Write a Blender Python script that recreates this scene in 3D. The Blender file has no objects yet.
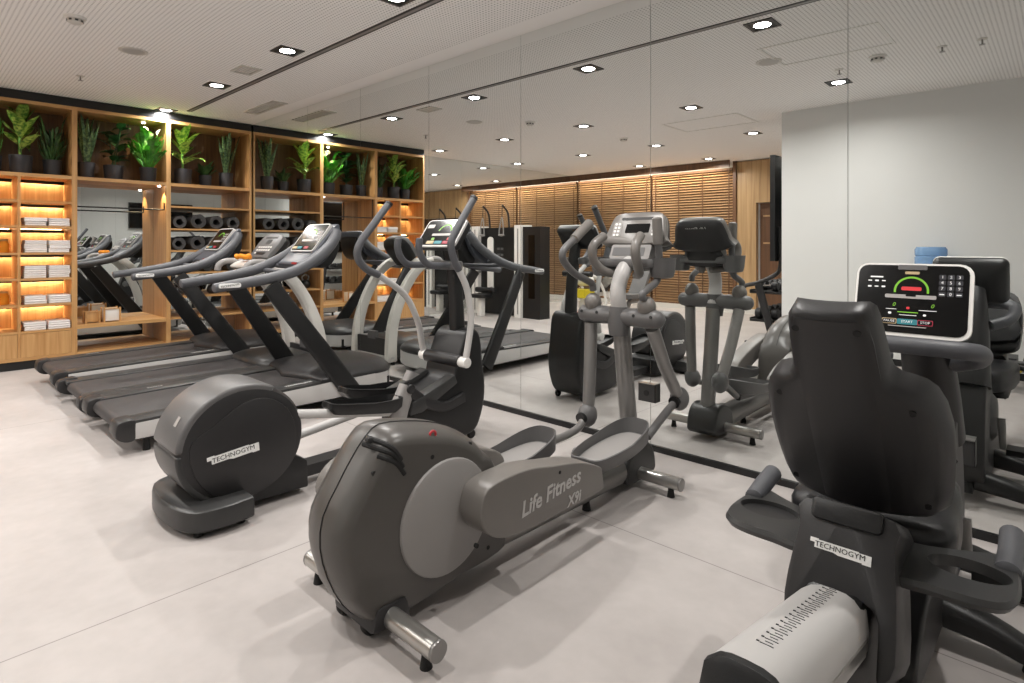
import bpy, bmesh, math, random
from mathutils import Vector, Matrix
random.seed(11)
PI = math.pi
scene = bpy.context.scene
COL = scene.collection
WL = {}                       # world location of every object that owns parts

# ------------------------------------------------------------------ geometry
def V(*a): return Vector(a)

def cat(pts, n=6, closed=False):
    """Catmull-Rom through points of any dimension."""
    P = [Vector(p) for p in pts]
    m = len(P); out = []
    for i in range(m if closed else m-1):
        if closed:
            a, b, c, d = P[i-1], P[i], P[(i+1) % m], P[(i+2) % m]
        else:
            b, c = P[i], P[i+1]
            a = P[i-1] if i > 0 else b*2-c
            d = P[i+2] if i+2 < m else c*2-b
        for k in range(n):
            t = k/n
            out.append(0.5*((2*b)+(c-a)*t+(2*a-5*b+4*c-d)*t*t+(3*b-a-3*c+d)*t**3))
    if not closed: out.append(P[-1])
    return out

def arc2(cx, cy, r, a0, a1, n=16, ry=None):
    ry = r if ry is None else ry
    return [(cx+r*math.cos(math.radians(a0+(a1-a0)*i/n)), cy+ry*math.sin(math.radians(a0+(a1-a0)*i/n))) for i in range(n+1)]

def rrect(w, h, r, n=5, cx=0, cy=0):
    o = []
    for sx, sy, a in ((1, 1, 0), (-1, 1, 90), (-1, -1, 180), (1, -1, 270)):
        o += arc2(cx+sx*(w/2-r), cy+sy*(h/2-r), r, a, a+90, n)
    return o

class G:
    def __init__(s): s.b = bmesh.new()
    def _bev(s, faces, off, seg, ang=28):
        if off <= 0: return
        es = set()
        for f in faces:
            for e in f.edges: es.add(e)
        sel = [e for e in es if len(e.link_faces) == 2 and e.calc_face_angle(0) > math.radians(ang)]
        if sel:
            bmesh.ops.bevel(s.b, geom=sel, offset=off, segments=seg, profile=.5, affect='EDGES', clamp_overlap=True)
    def box(s, c, d, bev=0, seg=2, rot=None):
        x, y, z = d[0]/2, d[1]/2, d[2]/2
        vs = []
        for p in ((-x,-y,-z),(x,-y,-z),(x,y,-z),(-x,y,-z),(-x,-y,z),(x,-y,z),(x,y,z),(-x,y,z)):
            q = Vector(p)
            if rot is not None: q = rot @ q
            vs.append(s.b.verts.new(q+Vector(c)))
        fs = [s.b.faces.new([vs[i] for i in f]) for f in ((0,3,2,1),(4,5,6,7),(0,1,5,4),(1,2,6,5),(2,3,7,6),(3,0,4,7))]
        s._bev(fs, bev, seg); return s
    def bx(s, x0, x1, y0, y1, z0, z1, bev=0, seg=2):
        return s.box(((x0+x1)/2, (y0+y1)/2, (z0+z1)/2), (abs(x1-x0), abs(y1-y0), abs(z1-z0)), bev, seg)
    def prism(s, pts, a0, a1, ax='x', bev=0, seg=2, fn=None):
        if fn is None:
            fn = {'x': lambda u, v, w: (w, u, v), 'y': lambda u, v, w: (u, w, v), 'z': lambda u, v, w: (u, v, w)}[ax]
        A = [s.b.verts.new(fn(p[0], p[1], a0)) for p in pts]
        B = [s.b.verts.new(fn(p[0], p[1], a1)) for p in pts]
        n = len(pts); fs = [s.b.faces.new(A), s.b.faces.new(B[::-1])]
        for i in range(n): fs.append(s.b.faces.new((A[i], B[i], B[(i+1) % n], A[(i+1) % n])))
        bmesh.ops.recalc_face_normals(s.b, faces=fs)
        s._bev(fs, bev, seg); return s
    def loft(s, rings, cap=True, closed=True):
        R = [[s.b.verts.new(Vector(p)) for p in r] for r in rings]
        n = len(R[0]); fs = []
        for i in range(len(R)-1):
            for j in range(n if closed else n-1):
                fs.append(s.b.faces.new((R[i][j], R[i][(j+1) % n], R[i+1][(j+1) % n], R[i+1][j])))
        if cap and closed:
            for r in (R[0][::-1], R[-1]):
                try: fs.append(s.b.faces.new(r))
                except ValueError: pass
        bmesh.ops.recalc_face_normals(s.b, faces=fs); return s
    def tube(s, pts, r, n=12, rnd=True, closed=False, sec=None, up=None):
        """sec: unit 2-D section scaled by r (number or (rx,ry) or per-point list); parallel transport frame."""
        P = [Vector(p) for p in pts]; m = len(P)
        rr = r if isinstance(r, list) else [r]*m
        T = []
        for i in range(m):
            if closed: t = P[(i+1) % m]-P[i-1]
            else: t = P[min(i+1, m-1)]-P[max(i-1, 0)]
            T.append(t.normalized())
        u = Vector(up) if up is not None else (V(0,0,1) if abs(T[0].z) < .9 else V(1,0,0))
        u = (u-T[0]*u.dot(T[0])).normalized()
        sec = sec or [(math.cos(2*PI*k/n), math.sin(2*PI*k/n)) for k in range(n)]
        rings = []
        def ring(p, t, u, q):
            w = t.cross(u); rx, ry = q if isinstance(q, tuple) else (q, q)
            return [p+u*(a*rx)+w*(b*ry) for a, b in sec]
        for i in range(m):
            u = (u-T[i]*u.dot(T[i])).normalized()
            q = rr[i]
            if i == 0 and rnd and not closed:
                k = q[0] if isinstance(q, tuple) else q
                for f, o in ((.35, .32), (.75, .2)):
                    qq = (q[0]*f, q[1]*f) if isinstance(q, tuple) else q*f
                    rings.append(ring(P[i]-T[i]*(k*o), T[i], u, qq))
            rings.append(ring(P[i], T[i], u, q))
            if i == m-1 and rnd and not closed:
                k = q[0] if isinstance(q, tuple) else q
                for f, o in ((.75, .2), (.35, .32)):
                    qq = (q[0]*f, q[1]*f) if isinstance(q, tuple) else q*f
                    rings.append(ring(P[i]+T[i]*(k*o), T[i], u, qq))
        if closed: rings.append(rings[0]); 
        if closed:
            R = [[s.b.verts.new(p) for p in r_] for r_ in rings[:-1]]; fs = []
            k = len(sec)
            for i in range(m):
                for j in range(k):
                    fs.append(s.b.faces.new((R[i][j], R[i][(j+1) % k], R[(i+1) % m][(j+1) % k], R[(i+1) % m][j])))
            bmesh.ops.recalc_face_normals(s.b, faces=fs); return s
        return s.loft(rings)
    def cyl(s, p0, p1, r0, r1=None, n=20, bev=0):
        r1 = r0 if r1 is None else r1
        p0, p1 = Vector(p0), Vector(p1); t = (p1-p0).normalized()
        u = V(0,0,1) if abs(t.z) < .9 else V(1,0,0)
        u = (u-t*u.dot(t)).normalized(); w = t.cross(u)
        c = [(math.cos(2*PI*k/n), math.sin(2*PI*k/n)) for k in range(n)]
        rs = [(p0, r0), (p1, r1)]
        if bev: rs = [(p0, r0-bev), (p0+t*bev*.3, r0-bev*.3), (p0+t*bev, r0), (p1-t*bev, r1), (p1-t*bev*.3, r1-bev*.3), (p1, r1-bev)]
        return s.loft([[p+u*(a*r)+w*(b*r) for a, b in c] for p, r in rs])
    def lathe(s, prof, c=(0,0,0), ax='z', n=28):
        fn = {'z': lambda a, b, h: (a, b, h), 'x': lambda a, b, h: (h, a, b), 'y': lambda a, b, h: (a, h, b)}[ax]
        c = Vector(c)
        return s.loft([[c+Vector(fn(r*math.cos(2*PI*k/n), r*math.sin(2*PI*k/n), h)) for k in range(n)] for r, h in prof])
    def ball(s, c, r, sc=(1,1,1), n=16):
        prof = [(max(1e-4, math.sin(PI*i/n)), -math.cos(PI*i/n)) for i in range(n+1)]
        c = Vector(c); k = 2*n
        return s.loft([[c+Vector((r*sc[0]*a*math.cos(2*PI*j/k), r*sc[1]*a*math.sin(2*PI*j/k), r*sc[2]*h)) for j in range(k)] for a, h in prof])

def wl(o):
    while o is not None:
        if o.name in WL: return WL[o.name]
        o = o.parent
    return V(0,0,0)

def part(name, g, m, parent=None, label=None, sharp=38, **kw):
    """One mesh object from g (built in world coordinates)."""
    me = bpy.data.meshes.new(name)
    bmesh.ops.recalc_face_normals(g.b, faces=g.b.faces[:]) if kw.pop('recalc', False) else None
    if parent is not None:
        o0 = wl(parent)
    else:
        co = [v.co for v in g.b.verts]
        o0 = V((min(c.x for c in co)+max(c.x for c in co))/2, (min(c.y for c in co)+max(c.y for c in co))/2, min(c.z for c in co))
    bmesh.ops.translate(g.b, verts=g.b.verts[:], vec=-o0)
    g.b.to_mesh(me); g.b.free()
    for p in me.polygons: p.use_smooth = True
    me.set_sharp_from_angle(angle=math.radians(sharp))
    me.materials.append(m)
    o = bpy.data.objects.new(name, me); COL.objects.link(o)
    if parent is not None: o.parent = parent
    else:
        o.location = o0; WL[o.name] = o0.copy()
    if label: o['label'] = label
    for k, v in kw.items(): o[k] = v
    return o

def thing(name, label, category, loc=(0,0,0), group=None):
    o = bpy.data.objects.new(name, None); COL.objects.link(o)
    o.empty_display_size = .1
    o.location = loc; WL[o.name] = Vector(loc)
    o['label'] = label; o['category'] = category
    if group: o['group'] = group
    return o

def solo(name, g, m, label, category, group=None, **kw):
    o = part(name, g, m, None, label, **kw); o['category'] = category
    if group: o['group'] = group
    return o

def struct(name, g, m, label=None, parent=None, **kw):
    o = part(name, g, m, parent, label, **kw)
    if parent is None: o['kind'] = 'structure'
    return o

def dup(o, loc, label=None, group=None, parent=None):
    c = o.copy(); COL.objects.link(c)
    if parent is None:
        c.location = loc; WL[c.name] = Vector(loc)
        if label: c['label'] = label
        if group: c['group'] = group
    else: c.parent = parent
    for ch in list(o.children): dup(ch, None, parent=c)
    return c

# text: converted to mesh. ex, ey = directions of the baseline and of the letters' height
def text(name, body, size, loc, ex, ey, m, parent, depth=.0008, align='CENTER', label=None, width=1.0, shear=0.0, bold=0.0):
    cu = bpy.data.curves.new('tmp', 'FONT'); cu.body = body; cu.size = size; cu.extrude = depth
    cu.align_x = align; cu.align_y = 'CENTER'; cu.resolution_u = 2; cu.shear = shear; cu.offset = bold
    t = bpy.data.objects.new('tmp', cu); COL.objects.link(t)
    dg = bpy.context.evaluated_depsgraph_get()
    me = bpy.data.meshes.new_from_object(t.evaluated_get(dg))
    bpy.data.objects.remove(t); bpy.data.curves.remove(cu)
    ex = Vector(ex).normalized(); ey = Vector(ey); ey = (ey-ex*ey.dot(ex)).normalized(); ez = ex.cross(ey)
    o0 = wl(parent); L = Vector(loc)-o0
    for v in me.vertices:
        c = v.co.copy(); v.co = L+ex*(c.x*width)+ey*c.y+ez*c.z
    me.materials.clear(); me.materials.append(m); me.name = name
    o = bpy.data.objects.new(name, me); COL.objects.link(o); o.parent = parent
    if label: o['label'] = label
    return o

# ------------------------------------------------------------------ materials
def lin(h):
    h = h.lstrip('#'); c = [int(h[i:i+2], 16)/255 for i in (0, 2, 4)]
    return tuple(x/12.92 if x <= .04045 else ((x+.055)/1.055)**2.4 for x in c)+(1,)

def mat(name, col, rough=.5, metal=0, spec=.5, noise=0, nscale=8, bump=0, bscale=60, coat=0, emit=None, estr=0):
    m = bpy.data.materials.new(name); m.use_nodes = True
    N = m.node_tree.nodes; Lk = m.node_tree.links; p = N['Principled BSDF']
    c = lin(col) if isinstance(col, str) else col
    p.inputs['Base Color'].default_value = c
    p.inputs['Roughness'].default_value = rough; p.inputs['Metallic'].default_value = metal
    p.inputs['Specular IOR Level'].default_value = spec; p.inputs['Coat Weight'].default_value = coat
    if noise or bump:
        tc = N.new('ShaderNodeTexCoord')
    if noise:
        n = N.new('ShaderNodeTexNoise'); n.inputs['Scale'].default_value = nscale; n.inputs['Detail'].default_value = 4
        Lk.new(tc.outputs['Object'], n.inputs['Vector'])
        mx = N.new('ShaderNodeMix'); mx.data_type = 'RGBA'
        mx.inputs[6].default_value = tuple(v*(1-noise) for v in c[:3])+(1,)
        mx.inputs[7].default_value = tuple(min(1, v*(1+noise)) for v in c[:3])+(1,)
        Lk.new(n.outputs['Fac'], mx.inputs[0]); Lk.new(mx.outputs[2], p.inputs['Base Color'])
    if bump:
        n2 = N.new('ShaderNodeTexNoise'); n2.inputs['Scale'].default_value = bscale; n2.inputs['Detail'].default_value = 3
        Lk.new(tc.outputs['Object'], n2.inputs['Vector'])
        b = N.new('ShaderNodeBump'); b.inputs['Strength'].default_value = bump; b.inputs['Distance'].default_value = .002
        Lk.new(n2.outputs['Fac'], b.inputs['Height']); Lk.new(b.outputs['Normal'], p.inputs['Normal'])
    if emit:
        p.inputs['Emission Color'].default_value = lin(emit) if isinstance(emit, str) else emit
        p.inputs['Emission Strength'].default_value = estr
    return m

def wood(name, c1, c2, axis=2, rough=.45, scale=1.0):
    """Straight-grained veneer, grain along one axis."""
    m = bpy.data.materials.new(name); m.use_nodes = True
    N = m.node_tree.nodes; Lk = m.node_tree.links; p = N['Principled BSDF']
    tc = N.new('ShaderNodeTexCoord'); mp = N.new('ShaderNodeMapping')
    s = [26*scale]*3; s[axis] = 1.3*scale
    mp.inputs['Scale'].default_value = s
    Lk.new(tc.outputs['Object'], mp.inputs['Vector'])
    n = N.new('ShaderNodeTexNoise'); n.inputs['Scale'].default_value = 1.0; n.inputs['Detail'].default_value = 6; n.inputs['Distortion'].default_value = .6
    Lk.new(mp.outputs['Vector'], n.inputs['Vector'])
    r = N.new('ShaderNodeValToRGB'); r.color_ramp.elements[0].position = .32; r.color_ramp.elements[1].position = .68
    r.color_ramp.elements[0].color = lin(c1); r.color_ramp.elements[1].color = lin(c2)
    Lk.new(n.outputs['Fac'], r.inputs['Fac']); Lk.new(r.outputs['Color'], p.inputs['Base Color'])
    p.inputs['Roughness'].default_value = rough
    return m

def mirror_mat(name, c):
    m = bpy.data.materials.new(name); m.use_nodes = True
    N = m.node_tree.nodes; p = N['Principled BSDF']
    p.inputs['Base Color'].default_value = c; p.inputs['Metallic'].default_value = 1; p.inputs['Roughness'].default_value = 0.0
    return m

M = {}
M['white_wall'] = mat('white_wall_paint', '#dcdcda', .7, noise=.02, nscale=3)
M['black'] = mat('black_plastic', '#121213', .42, noise=.1, nscale=20, bump=.15, bscale=300)
M['blackgloss'] = mat('black_gloss', '#0d0d0f', .16)
M['dark'] = mat('charcoal_plastic', '#232223', .42, noise=.08, nscale=15, bump=.12, bscale=320)
M['dark2'] = mat('graphite_plastic', '#303030', .38, noise=.06, nscale=12, bump=.1, bscale=320)
M['grey'] = mat('grey_plastic', '#5c5b5b', .4, noise=.05, nscale=12, bump=.1, bscale=320)
M['bluegrey'] = mat('blue_grey_plastic', '#484b52', .36, noise=.05, nscale=12)
M['railgrey'] = mat('soft_grip_grey', '#4f5054', .48, noise=.06, nscale=20, bump=.15, bscale=260)
M['silver'] = mat('silver_paint', '#b9b7b5', .38, noise=.03, nscale=6)
M['alu'] = mat('brushed_metal', '#b8b6b2', .28, metal=.85, noise=.06, nscale=30)
M['taupe'] = mat('taupe_plastic', '#4d4a47', .34, noise=.05, nscale=9, bump=.08, bscale=260)
M['taupelight'] = mat('grey_taupe_plastic', '#6f6b67', .36, noise=.04, nscale=9, bump=.08, bscale=260)
M['lightgrey'] = mat('light_grey_plastic', '#8d8a88', .42, noise=.04, nscale=10)
M['steelpaint'] = mat('metallic_grey_paint', '#8a8886', .28, metal=.5, noise=.04, nscale=10)
M['belt'] = mat('rubber_belt', '#343131', .55, noise=.12, nscale=40, bump=.3, bscale=400)
M['white'] = mat('white_plastic', '#e6e4e0', .4)
M['offwhite'] = mat('off_white_enamel', '#cfccc6', .35)
M['badge'] = mat('badge_white', '#e9e9e7', .4)
M['badgeink'] = mat('badge_ink', '#1b1b1c', .5)
M['screen'] = mat('dark_screen', '#060607', .16, spec=.35)
M['towel'] = mat('white_towelling', '#e4dfdc', .95, noise=.05, nscale=60, bump=.6, bscale=500)
M['orange'] = mat('orange_cloth', '#e08a1e', .85, noise=.1, nscale=30)
M['mat'] = mat('grey_foam_mat', '#4b4a4a', .8, noise=.08, nscale=40, bump=.3, bscale=300)
M['pot'] = mat('dark_planter', '#2f2e31', .55, noise=.08, nscale=12)
M['soil'] = mat('potting_soil', '#1d1712', .95, noise=.3, nscale=60)
M['padding'] = mat('black_upholstery', '#19191b', .38, noise=.1, nscale=60, bump=.2, bscale=500)
M['yellow'] = mat('yellow_vinyl', '#c3b21f', .5)
M['red'] = mat('red_plastic', '#b3202a', .4)
M['rubber'] = mat('rubber_black', '#101010', .7)
M['chrome'] = mat('polished_steel', '#c9c9c8', .12, metal=1)
M['bottle'] = None
M['oak'] = wood('oak_veneer_upright', '#ad7f4c', '#c99e69', 2)
M['oakh'] = wood('oak_veneer_boards', '#ad7f4c', '#c99e69', 1)
M['oakdk'] = wood('dark_oak_back', '#5a3d22', '#7a5732', 2)  # planter backs, a darker tone than the other oak
M['oakx'] = wood('oak_veneer_bench', '#b58752', '#d2a870', 1)
M['oakwall'] = wood('oak_wall_panel', '#9a7b55', '#bd9b70', 2, scale=.6)
M['doorwood'] = wood('walnut_door', '#553a26', '#6f4d33', 2, scale=.7)
M['blind'] = wood('wood_blind_slats', '#8f6d4b', '#ad8963', 0, scale=.5)
M['mirror'] = mirror_mat('mirror_glass', (.80, .82, .81, 1))
M['mirroredge'] = mat('mirror_edge', '#3b403e', .3)
M['lamp'] = mat('lamp_lens', '#ffffff', .3, emit=(1, .97, .93, 1), estr=24)
M['led'] = mat('warm_led_strip', '#ffffff', .3, emit=(1, .72, .36, 1), estr=14)
M['cove'] = mat('cove_led_strip', '#ffffff', .3, emit=(1, .86, .66, 1), estr=34)
M['ledgreen'] = mat('green_led', '#3a5a10', .4, emit=(.35, .9, .04, 1), estr=.5)
M['ledred'] = mat('red_led', '#5a1010', .4, emit=(.9, .03, .04, 1), estr=.8)
M['btnteal'] = mat('teal_key', '#1d6f78', .4, emit=lin('#1d6f78'), estr=.4)
M['btnred'] = mat('crimson_key', '#8a1f32', .4, emit=lin('#8a1f32'), estr=.4)
M['btncream'] = mat('cream_key', '#b8a27c', .4)
M['keys'] = mat('number_keys', '#2a2a30', .4)
M['ink'] = mat('panel_print', '#e8e8e8', .4, emit=(.8, .8, .8, 1), estr=.2)
M['silverprint'] = mat('silver_print', '#a7a3a0', .4)

# floor: pale cement-look slabs with hairline joints
def floor_mat():
    m = bpy.data.materials.new('pale_cement_tile'); m.use_nodes = True
    N = m.node_tree.nodes; Lk = m.node_tree.links; p = N['Principled BSDF']
    tc = N.new('ShaderNodeTexCoord')
    def noise(sc, det=5):
        n = N.new('ShaderNodeTexNoise'); n.inputs['Scale'].default_value = sc; n.inputs['Detail'].default_value = det
        Lk.new(tc.outputs['Object'], n.inputs['Vector']); return n.outputs['Fac']
    def math_(op, a, b=None, c=None):
        q = N.new('ShaderNodeMath'); q.operation = op
        for i, v in enumerate((a, b, c)):
            if v is None: continue
            if isinstance(v, (int, float)): q.inputs[i].default_value = v
            else: Lk.new(v, q.inputs[i])
        return q.outputs[0]
    r = N.new('ShaderNodeValToRGB'); r.color_ramp.elements[0].position = .3; r.color_ramp.elements[1].position = .7
    r.color_ramp.elements[0].color = lin('#a19b98'); r.color_ramp.elements[1].color = lin('#b5afac')
    mixn = math_('ADD', math_('MULTIPLY', noise(1.6), .7), math_('MULTIPLY', noise(14), .3))
    Lk.new(mixn, r.inputs['Fac'])
    sp = N.new('ShaderNodeSeparateXYZ'); Lk.new(tc.outputs['Object'], sp.inputs[0])
    def joint(co, off, period):
        f = math_('FRACT', math_('DIVIDE', math_('ADD', co, off), period))
        d = math_('ABSOLUTE', math_('SUBTRACT', f, .5))
        return math_('LESS_THAN', math_('MULTIPLY', d, period), .0028)
    j = math_('MAXIMUM', joint(sp.outputs[0], FJX, 3.0), joint(sp.outputs[1], FJY, 3.0))
    mx = N.new('ShaderNodeMix'); mx.data_type = 'RGBA'; Lk.new(math_('MULTIPLY', j, .6), mx.inputs[0]); Lk.new(r.outputs[0], mx.inputs[6])
    mx.inputs[7].default_value = lin('#5d5957'); Lk.new(mx.outputs[2], p.inputs['Base Color'])
    rr = N.new('ShaderNodeMapRange'); Lk.new(noise(3), rr.inputs[0]); rr.inputs[3].default_value = .42; rr.inputs[4].default_value = .6
    Lk.new(rr.outputs[0], p.inputs['Roughness']); p.inputs['Specular IOR Level'].default_value = .35
    return m

def ceiling_mat():
    """White board perforated with a square grid of small holes, plain along the mirror."""
    m = bpy.data.materials.new('perforated_ceiling_board'); m.use_nodes = True
    N = m.node_tree.nodes; Lk = m.node_tree.links; p = N['Principled BSDF']
    tc = N.new('ShaderNodeTexCoord'); sp = N.new('ShaderNodeSeparateXYZ'); Lk.new(tc.outputs['Object'], sp.inputs[0])
    def math_(op, a, b=None):
        q = N.new('ShaderNodeMath'); q.operation = op
        for i, v in enumerate((a, b)):
            if v is None: continue
            if isinstance(v, (int, float)): q.inputs[i].default_value = v
            else: Lk.new(v, q.inputs[i])
        return q.outputs[0]
    P = .028
    def cell(c):
        return math_('SUBTRACT', math_('FRACT', math_('DIVIDE', c, P)), .5)
    a, b = cell(sp.outputs[0]), cell(sp.outputs[1])
    d = math_('SQRT', math_('ADD', math_('MULTIPLY', a, a), math_('MULTIPLY', b, b)))
    hole = math_('LESS_THAN', d, .225)
    inside = math_('LESS_THAN', sp.outputs[1], CEDGE)
    f = math_('MULTIPLY', hole, inside)
    mx = N.new('ShaderNodeMix'); mx.data_type = 'RGBA'; Lk.new(f, mx.inputs[0])
    mx.inputs[6].default_value = lin('#f6f4f2'); mx.inputs[7].default_value = lin('#b4b2b0')
    Lk.new(mx.outputs[2], p.inputs['Base Color']); p.inputs['Roughness'].default_value = .8
    return m
# ------------------------------------------------------------------ room constants
H = 2.865; XM = -.48; XR = 9.2; YF = -7.75; YW = -4.05; XW = 5.30
FJX = 1.5-(5.49-(XM+XR)/2); FJY = 1.5-(-1.0-YF/2); CEDGE = -.18-YF/2
M['floor'] = floor_mat(); M['ceiling'] = ceiling_mat()

# camera
cam = bpy.data.cameras.new('camera'); co = bpy.data.objects.new('camera', cam); COL.objects.link(co); scene.camera = co
co.location = (7.763, -3.258, 1.28); co.rotation_euler = (PI/2, 0, math.atan2(553, 586))
cam.sensor_width = 36; cam.lens = 36*586/1024; cam.shift_y = -(341.5-245)/1024; cam.clip_start = .02; cam.clip_end = 60

def light(name, typ, loc, power, parent, col=(1, .968, .93), **kw):
    l = bpy.data.lights.new(name, typ); l.energy = power; l.color = col
    for k, v in kw.items(): setattr(l, k, v)
    o = bpy.data.objects.new(name, l); COL.objects.link(o)
    o.parent = parent; o.location = Vector(loc)-wl(parent); return o

# ------------------------------------------------------------------ shell
struct('floor', G().bx(XM-.3, XR+.1, YF-.1, .1, -.1, 0), M['floor'])
struct('ceiling', G().bx(XM-.3, XR+.1, YF-.1, .1, H, H+.1), M['ceiling'])
struct('wall_front', G().bx(XM-.3, XR+.1, .012, .1, 0, H), M['white_wall'], 'white wall behind the mirror panels')
struct('wall_left', G().bx(XM-.3, XM-.012, YF, .012, 0, H), M['white_wall'], 'white wall behind the shelving')
struct('wall_right', G().bx(XR, XR+.1, YF-.1, .012, 0, H), M['white_wall'], 'white end wall carrying the screen')
struct('wall_block', G().bx(XW, XR, YF, YW, 0, H), M['white_wall'], 'white projecting wall facing the mirrors')
struct('wall_back', G().bx(XM-.012, XW, YF-.1, YF-.06, 0, H), M['white_wall'])
struct('baseboard_right', G().bx(XW-.0, XR, YW, YW+.012, 0, .07), M['black'])
struct('baseboard_front', G().bx(XM, XR, -.012, .012, 0, .035), M['black'], 'black strip under the mirror panels')

# mirror panels along the long wall, 1.1 m wide with fine joints, and on the wall behind the shelves
def mirror_panel(g, lab, grp):
    return solo('wall_mirror', g, M['mirror'], lab, 'mirror', grp, sharp=10)
joints = [XM+.002] + [.38+1.1*i for i in range(9)]
names = ['tall mirror panel in the shelf corner', 'mirror panel second from the shelf corner', 'mirror panel in front of the far treadmill',
         'mirror panel in front of the grey treadmill', 'mirror panel in front of the big-console treadmill', 'mirror panel ahead of the round-flywheel elliptical trainer',
         'mirror panel ahead of the taupe elliptical trainer', 'mirror panel between the taupe elliptical trainer and the recumbent bike', 'mirror panel ahead of the recumbent bike', 'end mirror panel beyond the recumbent bike']
joints.append(XR)
for i in range(len(joints)-1):
    mirror_panel(G().bx(joints[i]+.0015, joints[i+1]-.0015, 0, .008, .036, H-.002), names[i], 'mirror panels along the long wall')
ys = [-.002, -.99, -1.90, -2.86, -4.1, -5.3, -6.5, YF+.002]
nm2 = ['mirror behind the rolled mats', 'mirror behind the timber bench', 'mirror behind the towel cabinet', 'side wall mirror just past the towel cabinet', 'side wall mirror next to the cable machine', 'side wall mirror beyond the cable machine', 'side wall mirror meeting the wooden blinds']
for i in range(len(ys)-1):
    mirror_panel(G().bx(XM-.008, XM, ys[i+1]+.0015, ys[i]-.0015, .036, H-.002), nm2[i], 'mirror panels on the shelf wall')

# ------------------------------------------------------------------ far wall: blinds, oak panel, door
struct('trim_1', G().bx(XM, 3.24, YF+.32, YF+.34, 2.73, 2.86), M['doorwood'], 'dark wood header over the blinds')
struct('trim_2', G().bx(3.20, 3.26, YF-.05, YF+.10, 0, 2.86), M['doorwood'])
struct('wall_back_panel', G().bx(3.26, 3.62, YF-.05, YF+.06, 0, H-.02), M['oakwall'], 'oak clad wall beside the door')
struct('wall_back_panel_upper', G().bx(3.62, XW, YF-.05, YF+.06, 2.06, H-.02), M['oakwall'], 'oak clad wall over the door')
dr = struct('door_1', G().bx(3.66, XW-.02, YF-.055, YF-.03, .0, 2.05, .004), M['doorwood'], 'dark wood door set back in the oak wall')
struct('door_rail', G().bx(3.72, XW-.1, YF-.03, YF-.018, 1.30, 1.33), M['oakwall'], parent=dr)
struct('door_rail', G().bx(3.72, XW-.1, YF-.03, YF-.018, 1.80, 1.83), M['oakwall'], parent=dr)
struct('baseboard_back', G().bx(XM, 3.62, YF, YF+.10, 0, .09), M['offwhite'], 'pale ledge under the blinds')
def blind(x0, x1, lab):
    r = thing('venetian_blind', lab, 'window blind', ((x0+x1)/2, YF+.03, .1), 'wooden blinds on the far wall')
    part('head_rail', G().bx(x0, x1, YF+.01, YF+.07, 2.70, 2.75), M['doorwood'], r)
    g = G(); n = 50
    for i in range(n):
        z = .14+i*2.54/(n-1)
        g.box(((x0+x1)/2, YF+.04, z), (x1-x0, .054, .003), rot=Matrix.Rotation(math.radians(-40), 3, 'X'))
    part('slat', g, M['blind'], r)
    g = G()
    for t in (.04, .35, .65, .96): g.bx(x0+(x1-x0)*t-.009, x0+(x1-x0)*t+.009, YF+.068, YF+.070, .12, 2.70)
    part('ladder_tape', g, M['doorwood'], r)
    part('bottom_rail', G().bx(x0, x1, YF+.015, YF+.065, .09, .12, .004), M['doorwood'], r)
blind(XM+.03, 1.42, 'brown wooden venetian blind behind the cable machine')
blind(1.48, 3.18, 'brown wooden venetian blind nearest the oak wall and door')
struct('window_1', G().bx(XM+.01, 3.2, YF-.045, YF-.04, .09, 2.75), M['doorwood'], 'dark glazing behind the blinds')
ls = thing('light_strip', 'linear light tucked behind the dark header above the blinds', 'light', (1.36, YF+.26, H-.02))
part('profile', G().bx(XM+.03, 3.05, YF+.205, YF+.235, H-.03, H-.001), M['lightgrey'], ls)
part('diffuser', G().bx(XM+.05, 3.02, YF+.21, YF+.23, H-.034, H-.0302), M['cove'], ls)
light('strip_glow', 'AREA', (1.27, YF+.22, H-.04), 66, ls, (1, .88, .70), shape='RECTANGLE', size=3.4, size_y=.02)

# ------------------------------------------------------------------ ceiling fittings
def downlight():
    r = thing('downlight', 'x', 'ceiling light', (0, 0, H-.03), 'square recessed downlights in the ceiling')
    g = G()
    o = rrect(.20, .20, .008, 2); i = rrect(.155, .155, .05, 6)
    k = len(o)
    # flat square trim with a bevelled opening
    g.bx(-.10, .10, .078, .10, H-.008, H); g.bx(-.10, .10, -.10, -.078, H-.008, H)
    g.bx(-.10, -.078, -.078, .078, H-.008, H); g.bx(.078, .10, -.078, .078, H-.008, H)
    part('trim_frame', g, M['dark2'], r)
    part('recess', G().bx(-.078, .078, -.078, .078, H-.004, H-.001), M['black'], r)
    part('lens', G().lathe([(.0005, -.0065), (.05, -.0065), (.058, -.005), (.058, -.004)], (0, 0, H)), M['lamp'], r)
    l = light('downlight_beam', 'AREA', (0, 0, H-.0085), 24, r, shape='DISK', size=.09, spread=math.radians(158))
    return r
first = None
rows = [(-1.04, [.08, 1.64, 3.15, 4.65, 6.18, 7.72]), (-3.07, [.12, 1.64, 3.10, 4.63, 6.16]), (-5.12, [0.0, 1.58, 3.02, 4.55]), (-7.05, [1.55, 3.0])]
rn = ['nearest the mirrors', 'in the middle row of the gym', 'in the third row from the mirrors', 'nearest the blinds']
cn = {0: ['above the shelving', 'above the far treadmill', 'above the row of treadmills', 'above the round-flywheel elliptical trainer', 'above the taupe elliptical trainer', 'above the recumbent bike']}
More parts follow.
